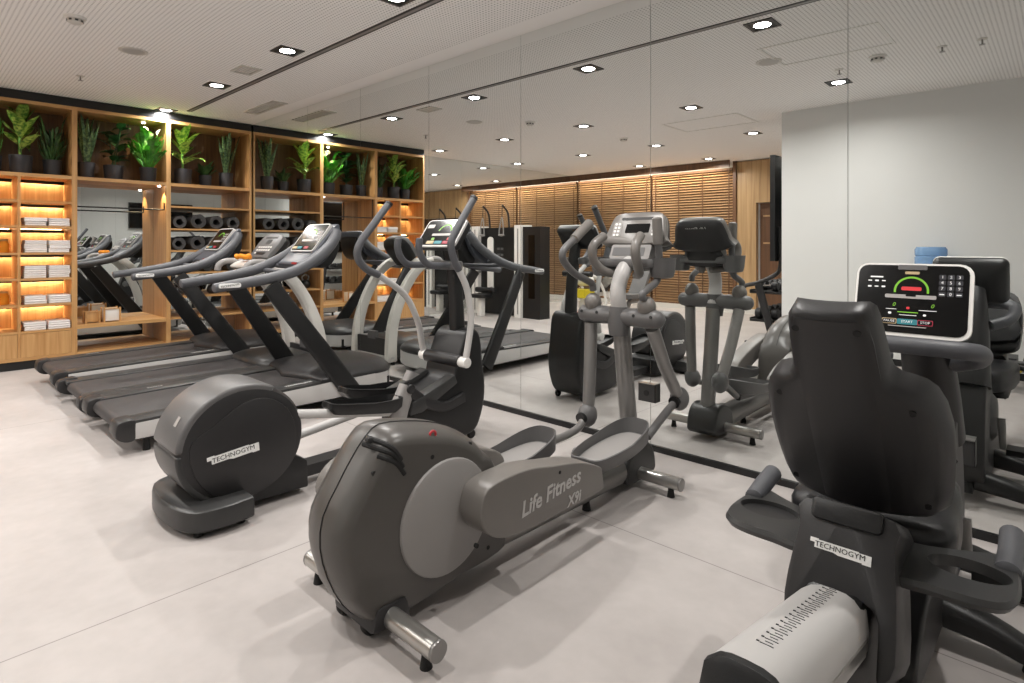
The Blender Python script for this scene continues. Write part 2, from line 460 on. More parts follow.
for ri, (y, xs) in enumerate(rows):
    for k, x in enumerate(xs):
        if ri == 0: lab = 'square downlight in the row along the mirrors, '+cn[0][k]
        elif ri == 1: lab = 'square downlight in the middle row, '+['over the towel cabinet', 'second from the towel cabinet', 'third from the towel cabinet', 'next to the access panel', 'closest to the white wall'][k]
        elif ri == 2: lab = 'square downlight in the third row from the mirrors, '+['beside the side mirror', 'over the cable machine', 'over the weight benches', 'near the dumbbell rack'][k]
        else: lab = 'square downlight in the row along the blinds, '+['nearer the side mirror', 'nearer the door'][k]
        if first is None:
            first = downlight(); first.location = (x, y, H-.03); first['label'] = lab; WL[first.name] = Vector((x, y, H-.03))
        else: dup(first, (x, y, H-.03), lab)

# twin-slot linear diffuser running the length of the room
g = G(); g.bx(.22, 8.9, -.865, -.848, H-.004, H+.0005); g.bx(.22, 8.9, -.822, -.805, H-.004, H+.0005)
r = thing('slot_diffuser', 'long twin-slot air diffuser running along the ceiling', 'air vent', (4.5, -.835, H-.005))
part('slot', g, M['black'], r)
part('flange', G().bx(.2, 8.92, -.848, -.822, H-.005, H), M['lightgrey'], r)

def disc_speaker(x, y, lab):
    r = thing('ceiling_speaker', lab, 'speaker', (x, y, H-.012), 'round ceiling speakers')
    part('bezel', G().lathe([(.001, -.004), (.082, -.004), (.095, -.008), (.105, -.004), (.105, 0)], (x, y, H)), M['offwhite'], r)
    part('grille', G().lathe([(.001, -.009), (.08, -.007), (.08, -.004)], (x, y, H)), M['silver'], r)
disc_speaker(2.23, -1.90, 'round speaker in the ceiling above the treadmills')
disc_speaker(5.90, -1.95, 'round speaker in the ceiling beside the access panel')
def detector(x, y, lab):
    r = thing('smoke_detector', lab, 'smoke detector', (x, y, H-.05), 'smoke detectors')
    part('base', G().lathe([(.001, -.016), (.062, -.016), (.066, -.008), (.066, 0)], (x, y, H)), M['white'], r)
    part('chamber', G().lathe([(.001, -.05), (.03, -.049), (.044, -.04), (.048, -.028), (.048, -.016)], (x, y, H)), M['offwhite'], r)
    g = G()
    for k in range(8):
        a = k*PI/4; g.box((x+.0455*math.cos(a), y+.0455*math.sin(a), H-.03), (.008, .018, .012), rot=Matrix.Rotation(a, 3, 'Z'))
    part('vent', g, M['dark'], r)
detector(2.76, -2.38, 'white smoke detector on the ceiling above the treadmill tails')
detector(6.62, -2.42, 'white smoke detector on the ceiling beside the sprinkler heads')
detector(3.0, -4.2, 'white smoke detector on the ceiling over the far gym area')
def sprinkler(x, y, lab):
    r = thing('sprinkler_head', lab, 'sprinkler', (x, y, H-.045), 'ceiling sprinkler heads')
    part('rosette', G().lathe([(.001, -.006), (.03, -.006), (.036, 0)], (x, y, H)), M['offwhite'], r)
    part('deflector', G().lathe([(.001, -.045), (.02, -.045), (.02, -.042), (.006, -.04), (.006, -.006)], (x, y, H), n=14), M['lightgrey'], r)
sprinkler(1.05, -2.04, 'small sprinkler head in the ceiling in front of the shelving')
sprinkler(6.28, -2.62, 'small sprinkler head in the ceiling between downlight and detector')
sprinkler(7.05, -2.5, 'small sprinkler head in the ceiling towards the end wall')
sprinkler(7.3, -2.5, 'small sprinkler head in the ceiling closest to the end wall')
def vent(x, y, w, d, lab, m):
    r = thing('ceiling_vent', lab, 'air vent', (x, y, H-.01), 'ceiling air grilles')
    g = G(); t = .022
    g.bx(x-w/2, x+w/2, y-d/2, y-d/2+t, H-.01, H, .002); g.bx(x-w/2, x+w/2, y+d/2-t, y+d/2, H-.01, H, .002)
    g.bx(x-w/2, x-w/2+t, y-d/2+t, y+d/2-t, H-.01, H, .002); g.bx(x+w/2-t, x+w/2, y-d/2+t, y+d/2-t, H-.01, H, .002)
    part('frame', g, m, r)
    g = G(); n = int((d-2*t)/.018)
    for k in range(n):
        g.box((x, y-d/2+t+(k+.5)*(d-2*t)/n, H-.004), (w-2*t, .010, .002), rot=Matrix.Rotation(.5, 3, 'X'))
    part('louvre', g, m, r)
vent(2.37, -1.05, .26, .18, 'small square air grille beside the treadmill downlight', M['offwhite'])
vent(1.05, -.30, .80, .17, 'long air grille in the ceiling near the shelf corner', M['offwhite'])
def panel(x0, x1, y0, y1, lab):
    r = thing('access_panel', lab, 'access panel', ((x0+x1)/2, (y0+y1)/2, H-.006), 'ceiling access hatches')
    g = G(); t = .022
    g.bx(x0, x1, y0, y0+t, H-.006, H, .001); g.bx(x0, x1, y1-t, y1, H-.006, H, .001); g.bx(x0, x0+t, y0+t, y1-t, H-.006, H, .001); g.bx(x1-t, x1, y0+t, y1-t, H-.006, H, .001)
    part('frame', g, M['white'], r)
panel(5.95, 6.80, -2.15, -1.55, 'square access hatch outlined in the perforated ceiling near the white wall')
panel(3.9, 4.9, -4.4, -3.7, 'flush access hatch in the ceiling over the dumbbell rack')

# ------------------------------------------------------------------ wall screens, sockets
def wall_screen(fn, a0, a1, z0, z1, lab, loc):
    r = thing('wall_screen', lab, 'television', loc)
    return r
r = thing('wall_screen', 'large black screen mounted on the white end wall', 'television', (XR-.06, -1.8, 1.78))
part('bezel', G().bx(XR-.085, XR-.04, -2.56, -1.02, 1.72, 2.40, .006), M['black'], r)
part('display', G().bx(XR-.088, XR-.084, -2.54, -1.04, 1.745, 2.38), M['screen'], r)
part('bracket', G().bx(XR-.04, XR, -2.0, -1.6, 1.9, 2.2), M['dark'], r)
r = thing('wall_screen', 'tall black screen seen edge on at the white corner', 'television', (XW-.1, -4.6, 1.1))
part('bezel', G().bx(XW-.19, XW-.13, -5.2, -4.2, 1.08, 2.39, .006), M['black'], r)
part('display', G().bx(XW-.193, XW-.189, -5.18, -4.22, 1.11, 2.36), M['screen'], r)
part('bracket', G().bx(XW-.13, XW, -4.8, -4.5, 1.6, 1.9), M['dark'], r)
def socket(x, z, lab):
    r = thing('power_socket', lab, 'power socket', (x, -.03, z-.05), 'socket boxes on the mirror foot')
    part('box', G().bx(x-.06, x+.06, -.03, 0, z-.055, z+.055, .005), M['dark'], r)
    part('faceplate', G().bx(x-.055, x+.055, -.034, -.0305, z-.05, z+.05, .001), M['dark2'], r)
    part('outlet', G().cyl((x, -.0375, z), (x, -.0345, z), .018), M['rubber'], r)
    part('cap', G().bx(x-.058, x+.058, -.04, 0, z+.056, z+.061), M['alu'], r)
socket(5.87, .36, 'small dark socket box on the mirror behind the taupe elliptical')
socket(7.42, .37, 'small dark socket box on the mirror behind the recumbent bike')
# ------------------------------------------------------------------ shelving along the left wall (front plane x = 0)
SB = XM+.004                      # back plane of the shelving
LV = [.39, .664, .934, 1.20, 1.48, 1.744, 2.02]
T = .024
def bay_shell(r, y0, y1, top_back=True):
    part('side_panel', G().bx(SB, 0, y0, y0+T, .09, 2.77, .001), M['oak'], r)
    part('side_panel', G().bx(SB, 0, y1-T, y1, .09, 2.77, .001), M['oak'], r)
    part('top_board', G().bx(SB, 0, y0+T, y1-T, 2.735, 2.77, .001), M['oakh'], r)
    part('planter_shelf', G().bx(SB, 0, y0+T, y1-T, 1.985, 2.022, .001), M['oakh'], r)
    part('back_panel', G().bx(SB, SB+.012, y0+T, y1-T, 2.022, 2.735), M['oakdk'], r)
    part('bottom_board', G().bx(SB, 0, y0+T, y1-T, .09, .122, .001), M['oakh'], r)
    part('plinth', G().bx(SB, -.03, y0, y1, 0, .09), M['black'], r)
    part('fascia', G().bx(SB, -.004, y0, y1, 2.77, H-.004), M['black'], r, label='black fascia band under the ceiling')

def led(r, y0, y1, z, power):
    part('led_strip', G().bx(-.452, -.444, y0+.02, y1-.02, z-.007, z-.001), M['led'], r)
    light('led_glow', 'AREA', (-.435, (y0+y1)/2, z-.010), power, r, (1, .82, .54), shape='RECTANGLE', size=.02, size_y=(y1-y0)*.9)

YA0, YA1, YP = -2.84, -1.90, -2.36
ra = thing('shelving_unit', 'oak towel cabinet with warmly lit open shelves over two doors', 'shelving unit', (-.24, -2.37, 0), 'oak shelving along the side wall')
bay_shell(ra, YA0, YA1)
part('partition', G().bx(SB, -.002, YP-.012, YP+.012, .122, 1.985), M['oak'], ra)
part('back_panel', G().bx(SB, SB+.012, YA0+T, YA1-T, .122, 1.985), M['oak'], ra)
for y0, y1 in ((YA0+T, YP-.012), (YP+.012, YA1-T)):
    for z in LV[:-1]:
        part('shelf_board', G().bx(SB+.012, -.003, y0, y1, z-.022, z, .001), M['oakh'], ra)
    for z in LV[1:]:
        led(ra, y0, y1, z-.024 if z < 2 else 1.985, 2.0)
    d = part('door', G().bx(-.02, 0, y0+.002, y1-.002, .124, .364, .001), M['oak'], ra)
    part('finger_pull', G().bx(-.001, .004, (y0+y1)/2-.11, (y0+y1)/2-.04, .352, .358), M['oakh'], d)
    for z in LV[:-1]:
        part('led_profile', G().bx(-.416, -.408, y0+.002, y1-.002, z-.056+.268, z-.0225+.268) if z < 1.7 else G().bx(-.416, -.408, y0+.002, y1-.002, 1.95, 1.9845), M['black'], ra)

rb = thing('shelving_unit', 'oak open bay with timber bench and black hanging rail', 'shelving unit', (-.24, -1.475, 0), 'oak shelving along the side wall')
bay_shell(rb, -1.90, -.99)
part('bench_board', G().bx(SB, -.004, -1.90+T, -.99-T, .372, .412, .002), M['oakx'], rb)
g = G()
for a, b in (((-.06, -1.872, 1.985), (-.06, -1.872, 1.70)), ((-.06, -1.872, 1.70), (-.06, -1.018, 1.70)), ((-.06, -1.018, 1.70), (-.06, -1.018, 1.78))): g.cyl(a, b, .008, n=10)
part('hanging_rail', g, M['black'], rb)
part('spot_lamp', G().cyl((-.09, -1.065, 1.976), (-.09, -1.065, 1.985), .016, n=16), M['lamp'], rb)
light('spot_beam', 'SPOT', (-.09, -1.065, 1.970), 26, rb, (1, .76, .46), spot_size=math.radians(80), spot_blend=.6, shadow_soft_size=.015)
part('spot_lamp', G().cyl((-.2, -1.2, 2.726), (-.2, -1.2, 2.735), .018, n=16), M['lamp'], rb)
light('spot_beam', 'SPOT', (-.2, -1.2, 2.715), 9, rb, (1, .80, .5), spot_size=math.radians(120), spot_blend=.6, shadow_soft_size=.02)

rc = thing('shelving_unit', 'oak open shelves beside the mirrors holding rolled mats', 'shelving unit', (-.24, -.525, 0), 'oak shelving along the side wall')
bay_shell(rc, -.99, -.012)
for z in (.41, .66, .95, 1.218, 1.48, 1.75):
    part('shelf_board', G().bx(SB, -.003, -.99+T, -.012-T, z-.022, z, .001), M['oakh'], rc)

# ---- folded towels
def towel_mesh(g, x, y, z, w=.205, d=.27, h=.042, seed=0):
    rnd = random.Random(seed)
    n = 7; prof = []
    # folded pad: rounded front folds, slight sag
    w *= rnd.uniform(.96, 1.04); d *= rnd.uniform(.96, 1.02); j = rnd.uniform(-.006, .006)
    for lay in range(2):
        z0 = z+lay*h/2
        sec = rrect(d, h/2, h/4.05, 4, x, z0+h/4)
        rings = []
        for k in range(6):
            t = k/5; yy = y-w/2+w*t
            e = .93 if k in (0, 5) else 1
            dz = rnd.uniform(-.0008, .0008)
            rings.append([(x+(p[0]-x)*(.985 if k in (0, 5) else 1)+j*lay, yy, z0+h/4+(p[1]-z0-h/4)*e+dz*(lay)) for p in sec])
        g.loft(rings)
    return g
spec = {4: 2, 3: 3, 2: 3, 1: 2, 0: 2}
wordz = {4: 'top towel shelf', 3: 'second towel shelf', 2: 'third towel shelf', 1: 'fourth towel shelf', 0: 'lowest towel shelf'}
lay = {2: ['lower', 'upper'], 3: ['bottom', 'middle', 'top']}
sd = 0
for zi, n in spec.items():
    for yy, side in ((-2.225, 'pile by the partition'), (-2.027, 'pile by the bench bay')):
        for k in range(n):
            sd += 1
            solo('folded_towel', towel_mesh(G(), -.15+random.uniform(-.008, .008), yy+random.uniform(-.004, .004), LV[zi]+.0005+k*.0435, w=.178, seed=sd), M['towel'],
                 'white folded towel, %s of the %s, %s' % (lay[n][k], side, wordz[zi]), 'towel', 'white towels in the cabinet')

# small terracotta bottles tucked in the other half of the cabinet
for zi, lab in ((3, 'small amber jar on the second shelf beyond the partition'), (1, 'small amber jar on the fourth shelf beyond the partition')):
    r = thing('storage_jar', lab, 'jar', (-.2, -2.46, LV[zi]+.0006), 'amber jars')
    part('body', G().lathe([(.001, 0), (.04, 0), (.045, .01), (.045, .09), (.03, .11), (.03, .12)], (-.2, -2.46, LV[zi]+.0006)), M['orange'], r)
    part('lid', G().lathe([(.034, .12), (.034, .14), (.001, .142)], (-.2, -2.46, LV[zi])), M['oakh'], r)

# ---- rolled mats
def rolled_mat(y, z, R, lab, L=.42):
    g = G(); turns = 3.2; n = 70; th = .011; r0 = .040
    out, inn = [], []
    for i in range(n+1):
        a = 2*PI*turns*i/n; rr = r0+(R-r0-th/2)*i/n
        out.append(((rr+th/2)*math.cos(a), (rr+th/2)*math.sin(a))); inn.append(((rr-th/2)*math.cos(a), (rr-th/2)*math.sin(a)))
    cx = -.03-L
    A = [[(x0, y+p[0], z+R+p[1]) for p in out] for x0 in (cx, cx+L)]
    B = [[(x0, y+p[0], z+R+p[1]) for p in inn] for x0 in (cx, cx+L)]
    def strip(P, Q):
        a = [g.b.verts.new(p) for p in P]; b = [g.b.verts.new(p) for p in Q]
        for i in range(len(a)-1): g.b.faces.new((a[i], a[i+1], b[i+1], b[i]))
    strip(A[0], A[1]); strip(B[1], B[0]); strip(A[1], B[1]); strip(B[0], A[0])
    return solo('rolled_mat', g, M['mat'], lab, 'exercise mat', 'rolled mats on the shelves')
o1 = ['end roll by the bench bay', 'second roll from the bench bay', 'third roll from the bench bay', 'end roll by the mirrors']
for k, (y, R) in enumerate(((-.86, .080), (-.65, .092), (-.44, .086), (-.235, .084))):
    rolled_mat(y, 1.4805, R, 'rolled grey exercise mat on the upper mat shelf, '+o1[k])
for k, (y, R) in enumerate(((-.87, .078), (-.66, .090), (-.45, .086), (-.24, .088))):
    rolled_mat(y, 1.2185, R, 'rolled grey exercise mat on the lower mat shelf, '+o1[k])
# bundled equipment on the lower shelves
def kettle(y, z, lab, m, s=1):
    r = thing('kettlebell', lab, 'kettlebell', (-.2, y, z), 'kettlebells on the lower shelf')
    part('bell', G().lathe([(.001, 0), (.05*s, 0), (.075*s, .03*s), (.08*s, .07*s), (.06*s, .115*s), (.03*s, .135*s), (.001, .14*s)], (-.2, y, z)), m, r)
    part('grip', G().tube(cat([(-.2, y-.04*s, z+.12*s), (-.2, y-.055*s, z+.18*s), (-.2, y, z+.215*s), (-.2, y+.055*s, z+.18*s), (-.2, y+.04*s, z+.12*s)], 5), .013*s, 10), M['alu'], r)
for k, y in enumerate((-.84, -.64, -.42, -.2)):
    kettle(y, .6605, 'black kettlebell on the low oak shelf, '+['closest to the bench bay', 'second from the bench bay', 'third from the bench bay', 'closest to the mirrors'][k], M['dark'], .9)
def foam(y, z, lab, m=None):
    r = thing('foam_roller', lab, 'foam roller', (-.22, y, z), 'foam rollers')
    g = G(); prof = []
    for i in range(13):
        x = -.42+i*.033; prof.append((.068+(.004 if i % 2 else 0), x))
    g.lathe([(.03, -.42)]+prof+[(.03, -.024)], (0, y, z+.073), 'x', 24)
    part('sleeve', g, m or M['dark2'], r)
    part('core', G().lathe([(.031, -.425), (.031, -.018), (.022, -.018), (.022, -.425)], (0, y, z+.073), 'x', 20), M['black'], r)
for k, y in enumerate((-.82, -.54, -.25)):
    foam(y, .9505, 'charcoal foam roller on the oak shelf under the mats, '+['by the bench bay', 'in the middle', 'by the mirrors'][k])

# ---- bench ornaments
def crate(y, z, lab, m1, m2, s):
    r = thing('planter_box', lab, 'planter box', (-.15, y, z), 'boxes on the timber bench')
    x = -.15
    for dx in (-1, 1):
        for dy in (-1, 1): part('post', G().bx(x+dx*s*.5-.008, x+dx*s*.5+.008, y+dy*s*.5-.008, y+dy*s*.5+.008, z, z+s*1.08, .001), M['oak'], r)
    part('box', G().prism(rrect(s*.92, s*.92, .006, 3, x, y), z+.012, z+s*.98, 'z', .003), m1, r)
    g = G()
    for dx in (-1, 1): g.bx(x+dx*s*.5-.006, x+dx*s*.5+.006, y-s*.5, y+s*.5, z+.96*s, z+1.02*s)
    part('rail', g, M['oak'], r)
crate(-1.54, .4125, 'white box with oak corner posts on the timber bench', M['white'], M['oak'], .15)
crate(-1.72, .4125, 'brown wooden box with corner posts on the timber bench', M['oak'], M['oak'], .125)

# ------------------------------------------------------------------ plants
def leafmat(name, c1, c2, rough=.42, stripe=0):
    m = bpy.data.materials.new(name); m.use_nodes = True
    N = m.node_tree.nodes; Lk = m.node_tree.links; p = N['Principled BSDF']
    tc = N.new('ShaderNodeTexCoord'); n = N.new('ShaderNodeTexNoise'); n.inputs['Scale'].default_value = 14 if not stripe else stripe; n.inputs['Detail'].default_value = 5
    Lk.new(tc.outputs['Object'], n.inputs['Vector'])
    r = N.new('ShaderNodeValToRGB'); r.color_ramp.elements[0].position = .4; r.color_ramp.elements[1].position = .62
    r.color_ramp.elements[0].color = lin(c1); r.color_ramp.elements[1].color = lin(c2)
    Lk.new(n.outputs['Fac'], r.inputs['Fac']); Lk.new(r.outputs[0], p.inputs['Base Color']); p.inputs['Roughness'].default_value = rough
    p.inputs['Subsurface Weight'].default_value = 0
    return m
M['leaf_lime'] = leafmat('lime_striped_leaf', '#3d6f1e', '#aec25c', stripe=30)
M['leaf_mid'] = leafmat('mid_green_leaf', '#2a6418', '#4f9428')
M['leaf_dark'] = leafmat('dark_green_leaf', '#14351a', '#2c5a2a', .3)
M['leaf_snake'] = leafmat('snake_leaf', '#2a4a2c', '#6d8a55', stripe=40)
M['leaf_dull'] = leafmat('dusky_leaf', '#22401f', '#3f6230')
M['petal'] = mat('cream_petal', '#efe9cf', .6)

def leaf(g, base, az, el, L, W, droop=.6, fold=.25, n=7, stemlen=0, sharp=1.0):
    """A folded blade leaving base at azimuth az and elevation el, bending down by droop radians."""
    p = Vector(base); e = el; cols = []
    side = V(-math.sin(az), math.cos(az), 0)
    tot = n
    if stemlen:
        q = p+V(math.cos(az)*math.cos(e), math.sin(az)*math.cos(e), math.sin(e))*stemlen
        g.tube([p, (p+q)/2+V(0,0,.01), q], .004, 6, rnd=False); p = q
    for i in range(tot+1):
        t = i/tot
        w = W*.5*(math.sin(PI*min(1, t**.75*.97+.03))**sharp) if t < 1 else .001
        d = V(math.cos(az)*math.cos(e), math.sin(az)*math.cos(e), math.sin(e))
        up = V(-math.cos(az)*math.sin(e), -math.sin(az)*math.sin(e), math.cos(e))
        lift = up*(w*fold*2)
        cols.append([p+side*w+lift, p, p-side*w+lift])
        p = p+d*(L/tot); e -= droop/tot*(.5+t)
    vs = [[g.b.verts.new(q) for q in c] for c in cols]
    for i in range(tot):
        for j in range(2): g.b.faces.new((vs[i][j], vs[i][j+1], vs[i+1][j+1], vs[i+1][j]))

def pot(r, x, y, z, R, h):
    part('pot', G().lathe([(.001, 0), (R*.86, 0), (R*.88, .006), (R, h-.004), (R, h), (R*.9, h), (R*.88, h-.03), (.001, h-.03)], (x, y, z)), M['pot'], r)
    part('soil', G().lathe([(.001, h-.022), (R*.5, h-.024), (R*.88, h-.029)], (x, y, z)), M['soil'], r)

def plant(kind, x, y, lab, name, R=.085, h=.17, hgt=.45, seed=1, leafm='leaf_mid', flowers=0, lim=(.2, .2)):
    def soft(d, L):
        k = .6*L
        return d if d < k else k+(L-k)*(1-math.exp(-(d-k)/(L-k)))
    rnd = random.Random(seed); z = 2.0225
    r = thing(name, lab, 'potted plant', (x, y, z), 'potted plants along the top of the shelving')
    pot(r, x, y, z, R, h); b = (x, y, z+h-.03); g = G()
    def az(): return rnd.uniform(-1, 1)*PI
    if kind == 'snake':
        for k in range(12):
            a = k*2.4; rr = rnd.uniform(.0, R*.55)
            leaf(g, (x+rr*math.cos(a), y+rr*math.sin(a), b[2]), a, rnd.uniform(1.22, 1.5), hgt*rnd.uniform(.55, 1), .055, droop=rnd.uniform(-.1, .25), fold=.35, sharp=.6)
    elif kind == 'cane':
        g.tube(cat([(x, y, b[2]), (x+.01, y-.01, b[2]+hgt*.22), (x, y, b[2]+hgt*.5)], 4), [.014]*9, 8)
        for k in range(15):
            t = k/14; a = k*2.39996+.4
            leaf(g, (x, y, b[2]+hgt*(.12+.40*t)), a, .45+.75*t+rnd.uniform(-.1, .15), hgt*rnd.uniform(.46, .60)*(1-.25*t), hgt*.165, droop=rnd.uniform(1.0, 1.6)-.5*t, fold=.16, stemlen=hgt*.07, sharp=.8)
    elif kind == 'lily':
        for k in range(46):
            a = k*2.39996; t = k/46
            leaf(g, (x+.02*math.cos(a), y+.02*math.sin(a), b[2]), a, rnd.uniform(.75, 1.45), hgt*rnd.uniform(.26, .36), hgt*.15, droop=rnd.uniform(.9, 1.8), fold=.25, stemlen=hgt*rnd.uniform(.2, .62))
    elif kind == 'rubber':
        for s in range(3):
            bx_, by_ = x+rnd.uniform(-.03, .03), y+rnd.uniform(-.03, .03); lean = az()
            tip = (bx_+.09*math.cos(lean), by_+.09*math.sin(lean), b[2]+hgt*rnd.uniform(.8, 1))
            g.tube([(bx_, by_, b[2]), tip], .007, 6)
            for k in range(9):
                t = .15+.85*k/8; a = k*2.4+s
                leaf(g, (bx_+(tip[0]-bx_)*t, by_+(tip[1]-by_)*t, b[2]+(tip[2]-b[2])*t), a, rnd.uniform(.2, .8), .17*rnd.uniform(.8, 1.1), .095, droop=rnd.uniform(.6, 1.2), fold=.15, stemlen=.03, sharp=.8)
    elif kind == 'bush':
        for k in range(60):
            a = az(); rr = rnd.uniform(0, R*.5)
            leaf(g, (x+rr*math.cos(a), y+rr*math.sin(a), b[2]), a, rnd.uniform(.9, 1.5), rnd.uniform(.12, .2), .028, droop=rnd.uniform(.6, 1.6), fold=.2, stemlen=hgt*rnd.uniform(.1, .7))
    elif kind == 'low':
        for k in range(26):
            a = k*2.4
            leaf(g, (x+.02*math.cos(a), y+.02*math.sin(a), b[2]), a, rnd.uniform(.5, 1.3), hgt*rnd.uniform(.5, .8), .05, droop=rnd.uniform(.8, 1.5), fold=.2, stemlen=.05)
    # leaves keep inside the bay: clear of the boards, sides and back
    bay = [(-2.80, -1.935), (-1.865, -1.025), (-.955, -.045)]
    lo, hi = [q for q in bay if q[0]-.03 <= y <= q[1]+.03][0]
    ymin, ymax = max(lo, y-lim[0]), min(hi, y+lim[1])
    for v in g.b.verts:
        if v.co.x < SB+.05: v.co.x = SB+.05-.03*(1-math.exp(-(SB+.05-v.co.x)/.03))
        d = v.co.y-y
        if d > 0: d = soft(d, ymax-y)
        else: d = -soft(-d, y-ymin)
        v.co.y = y+d
        if v.co.x < .03: v.co.z = max(min(v.co.z, 2.725), 2.032)
    part('foliage', g, M[leafm], r)
    for k in range(flowers):
        a = 1.1+k*2.2; gx, gy = x+.07*math.cos(a)+.03, y+.09*math.sin(a); gz = b[2]+hgt*(.72+.06*k)
        part('flower_stem', G().tube([(x, y, b[2]), ((x+gx)/2, (y+gy)/2, b[2]+hgt*.5), (gx, gy, gz)], .004, 6), M['leaf_mid'], r)
        q = G(); leaf(q, (gx, gy, gz), a, 1.2, .085, .06, droop=.4, fold=.35); 
        part('flower', q, M['petal'], r)
plant('lily', -.16, -2.56, 'broad-leaved green plant in dark pot at the outer end of the planter shelf', 'leafy_plant', seed=4, hgt=.5, lim=(.2, .075), leafm='leaf_mid')
plant('cane', -.15, -2.33, 'lime striped dumb cane plant in dark pot above the lit towel shelves', 'dumb_cane', R=.10, h=.19, hgt=.66, seed=2, lim=(.15, .13), leafm='leaf_lime')
plant('bush', -.2, -2.06, 'fine-leaved dusky green plant in dark pot above the towels by the upright', 'bushy_plant', R=.085, h=.17, hgt=.56, seed=5, lim=(.13, .2), leafm='leaf_dull')
plant('snake', -.2, -1.76, 'snake plant with tall blades in the planter bay above the timber bench', 'snake_plant', R=.082, h=.18, hgt=.64, seed=6, lim=(.1, .115), leafm='leaf_snake')
plant('rubber', -.2, -1.50, 'rubber plant with round dark leaves above the timber bench', 'rubber_plant', R=.10, h=.17, hgt=.52, seed=7, lim=(.19, .18), leafm='leaf_dark')
plant('lily', -.13, -1.17, 'bright green peace lily with cream flowers under the bay spotlight', 'peace_lily', R=.09, h=.17, hgt=.58, seed=8, lim=(.19, .2), leafm='leaf_mid', flowers=2)
plant('cane', -.14, -.79, 'yellow-green striped dumb cane in dark pot above the rolled mats', 'dumb_cane', R=.10, h=.19, hgt=.66, seed=13, lim=(.16, .18), leafm='leaf_lime')
plant('low', -.2, -.51, 'small low leafy plant between dumb cane and snake plant above the mats', 'small_leafy_plant', R=.075, h=.14, hgt=.28, seed=10, lim=(.095, .12), leafm='leaf_dull')
plant('snake', -.17, -.27, 'snake plant with tall blades in the planter bay next to the mirrors', 'snake_plant', R=.085, h=.19, hgt=.66, seed=11, lim=(.135, .3), leafm='leaf_snake')
# ------------------------------------------------------------------ helpers for gym machines
def bar(g, p0, p1, w0, d0, w1=None, d1=None, r=.012, up=(0, 1, 0), mid=None, n=1):
    """Rounded rectangular bar; w along the cross axis, d along the 'up' hint."""
    w1 = w0 if w1 is None else w1; d1 = d0 if d1 is None else d1
    sec = rrect(2, 2, .45, 3)
    g.tube([p0, p1], [(d0/2, w0/2), (d1/2, w1/2)], sec=sec, rnd=False, up=up)
    return g
RSEC = rrect(2, 2, .5, 3)
def badge(r, c, ex, ey, w, depth=.002, ink=True):
    """Stepped white name plate with the maker's lettering as on the machine."""
    c, ex, ey = Vector(c), Vector(ex).normalized(), Vector(ey); ey = (ey-ex*ey.dot(ex)).normalized(); ez = ex.cross(ey)
    h = w*.2
    pts = [(-.5*w, .12*h), (-.5*w, .5*h), (-.36*w, .5*h), (-.36*w, .42*h), (.30*w, .42*h), (.30*w, .34*h), (.5*w, .34*h), (.5*w, -.5*h), (.36*w, -.5*h), (.36*w, -.42*h), (-.02*w, -.42*h), (-.1*w, -.30*h), (-.42*w, -.30*h), (-.42*w, .12*h)]
    g = G().prism(pts, 0, depth, fn=lambda u, v, q: c+ex*u+ey*v+ez*q)
    b = part('name_badge', g, M['badge'], r, label='white name badge')
    text('lettering', 'TECHNOGYM', w*.128, c+ez*(depth+.0004)+ey*(.03*h), ex, ey, M['badgeink'], b, width=1.03)
    return b
def thick_curve(g, c, half, x0, x1, bev=.008):
    """Strip following centre line c in the y-z plane with half-widths, extruded between x0 and x1."""
    P = [Vector((p[0], p[1])) for p in c]; L = []; R = []
    for i, p in enumerate(P):
        t = (P[min(i+1, len(P)-1)]-P[max(i-1, 0)]).normalized(); nrm = Vector((-t.y, t.x))
        h = half[i] if isinstance(half, list) else half
        L.append(p+nrm*h); R.append(p-nrm*h)
    g.prism([(q.x, q.y) for q in L+R[::-1]], x0, x1, 'x', bev)
    return g

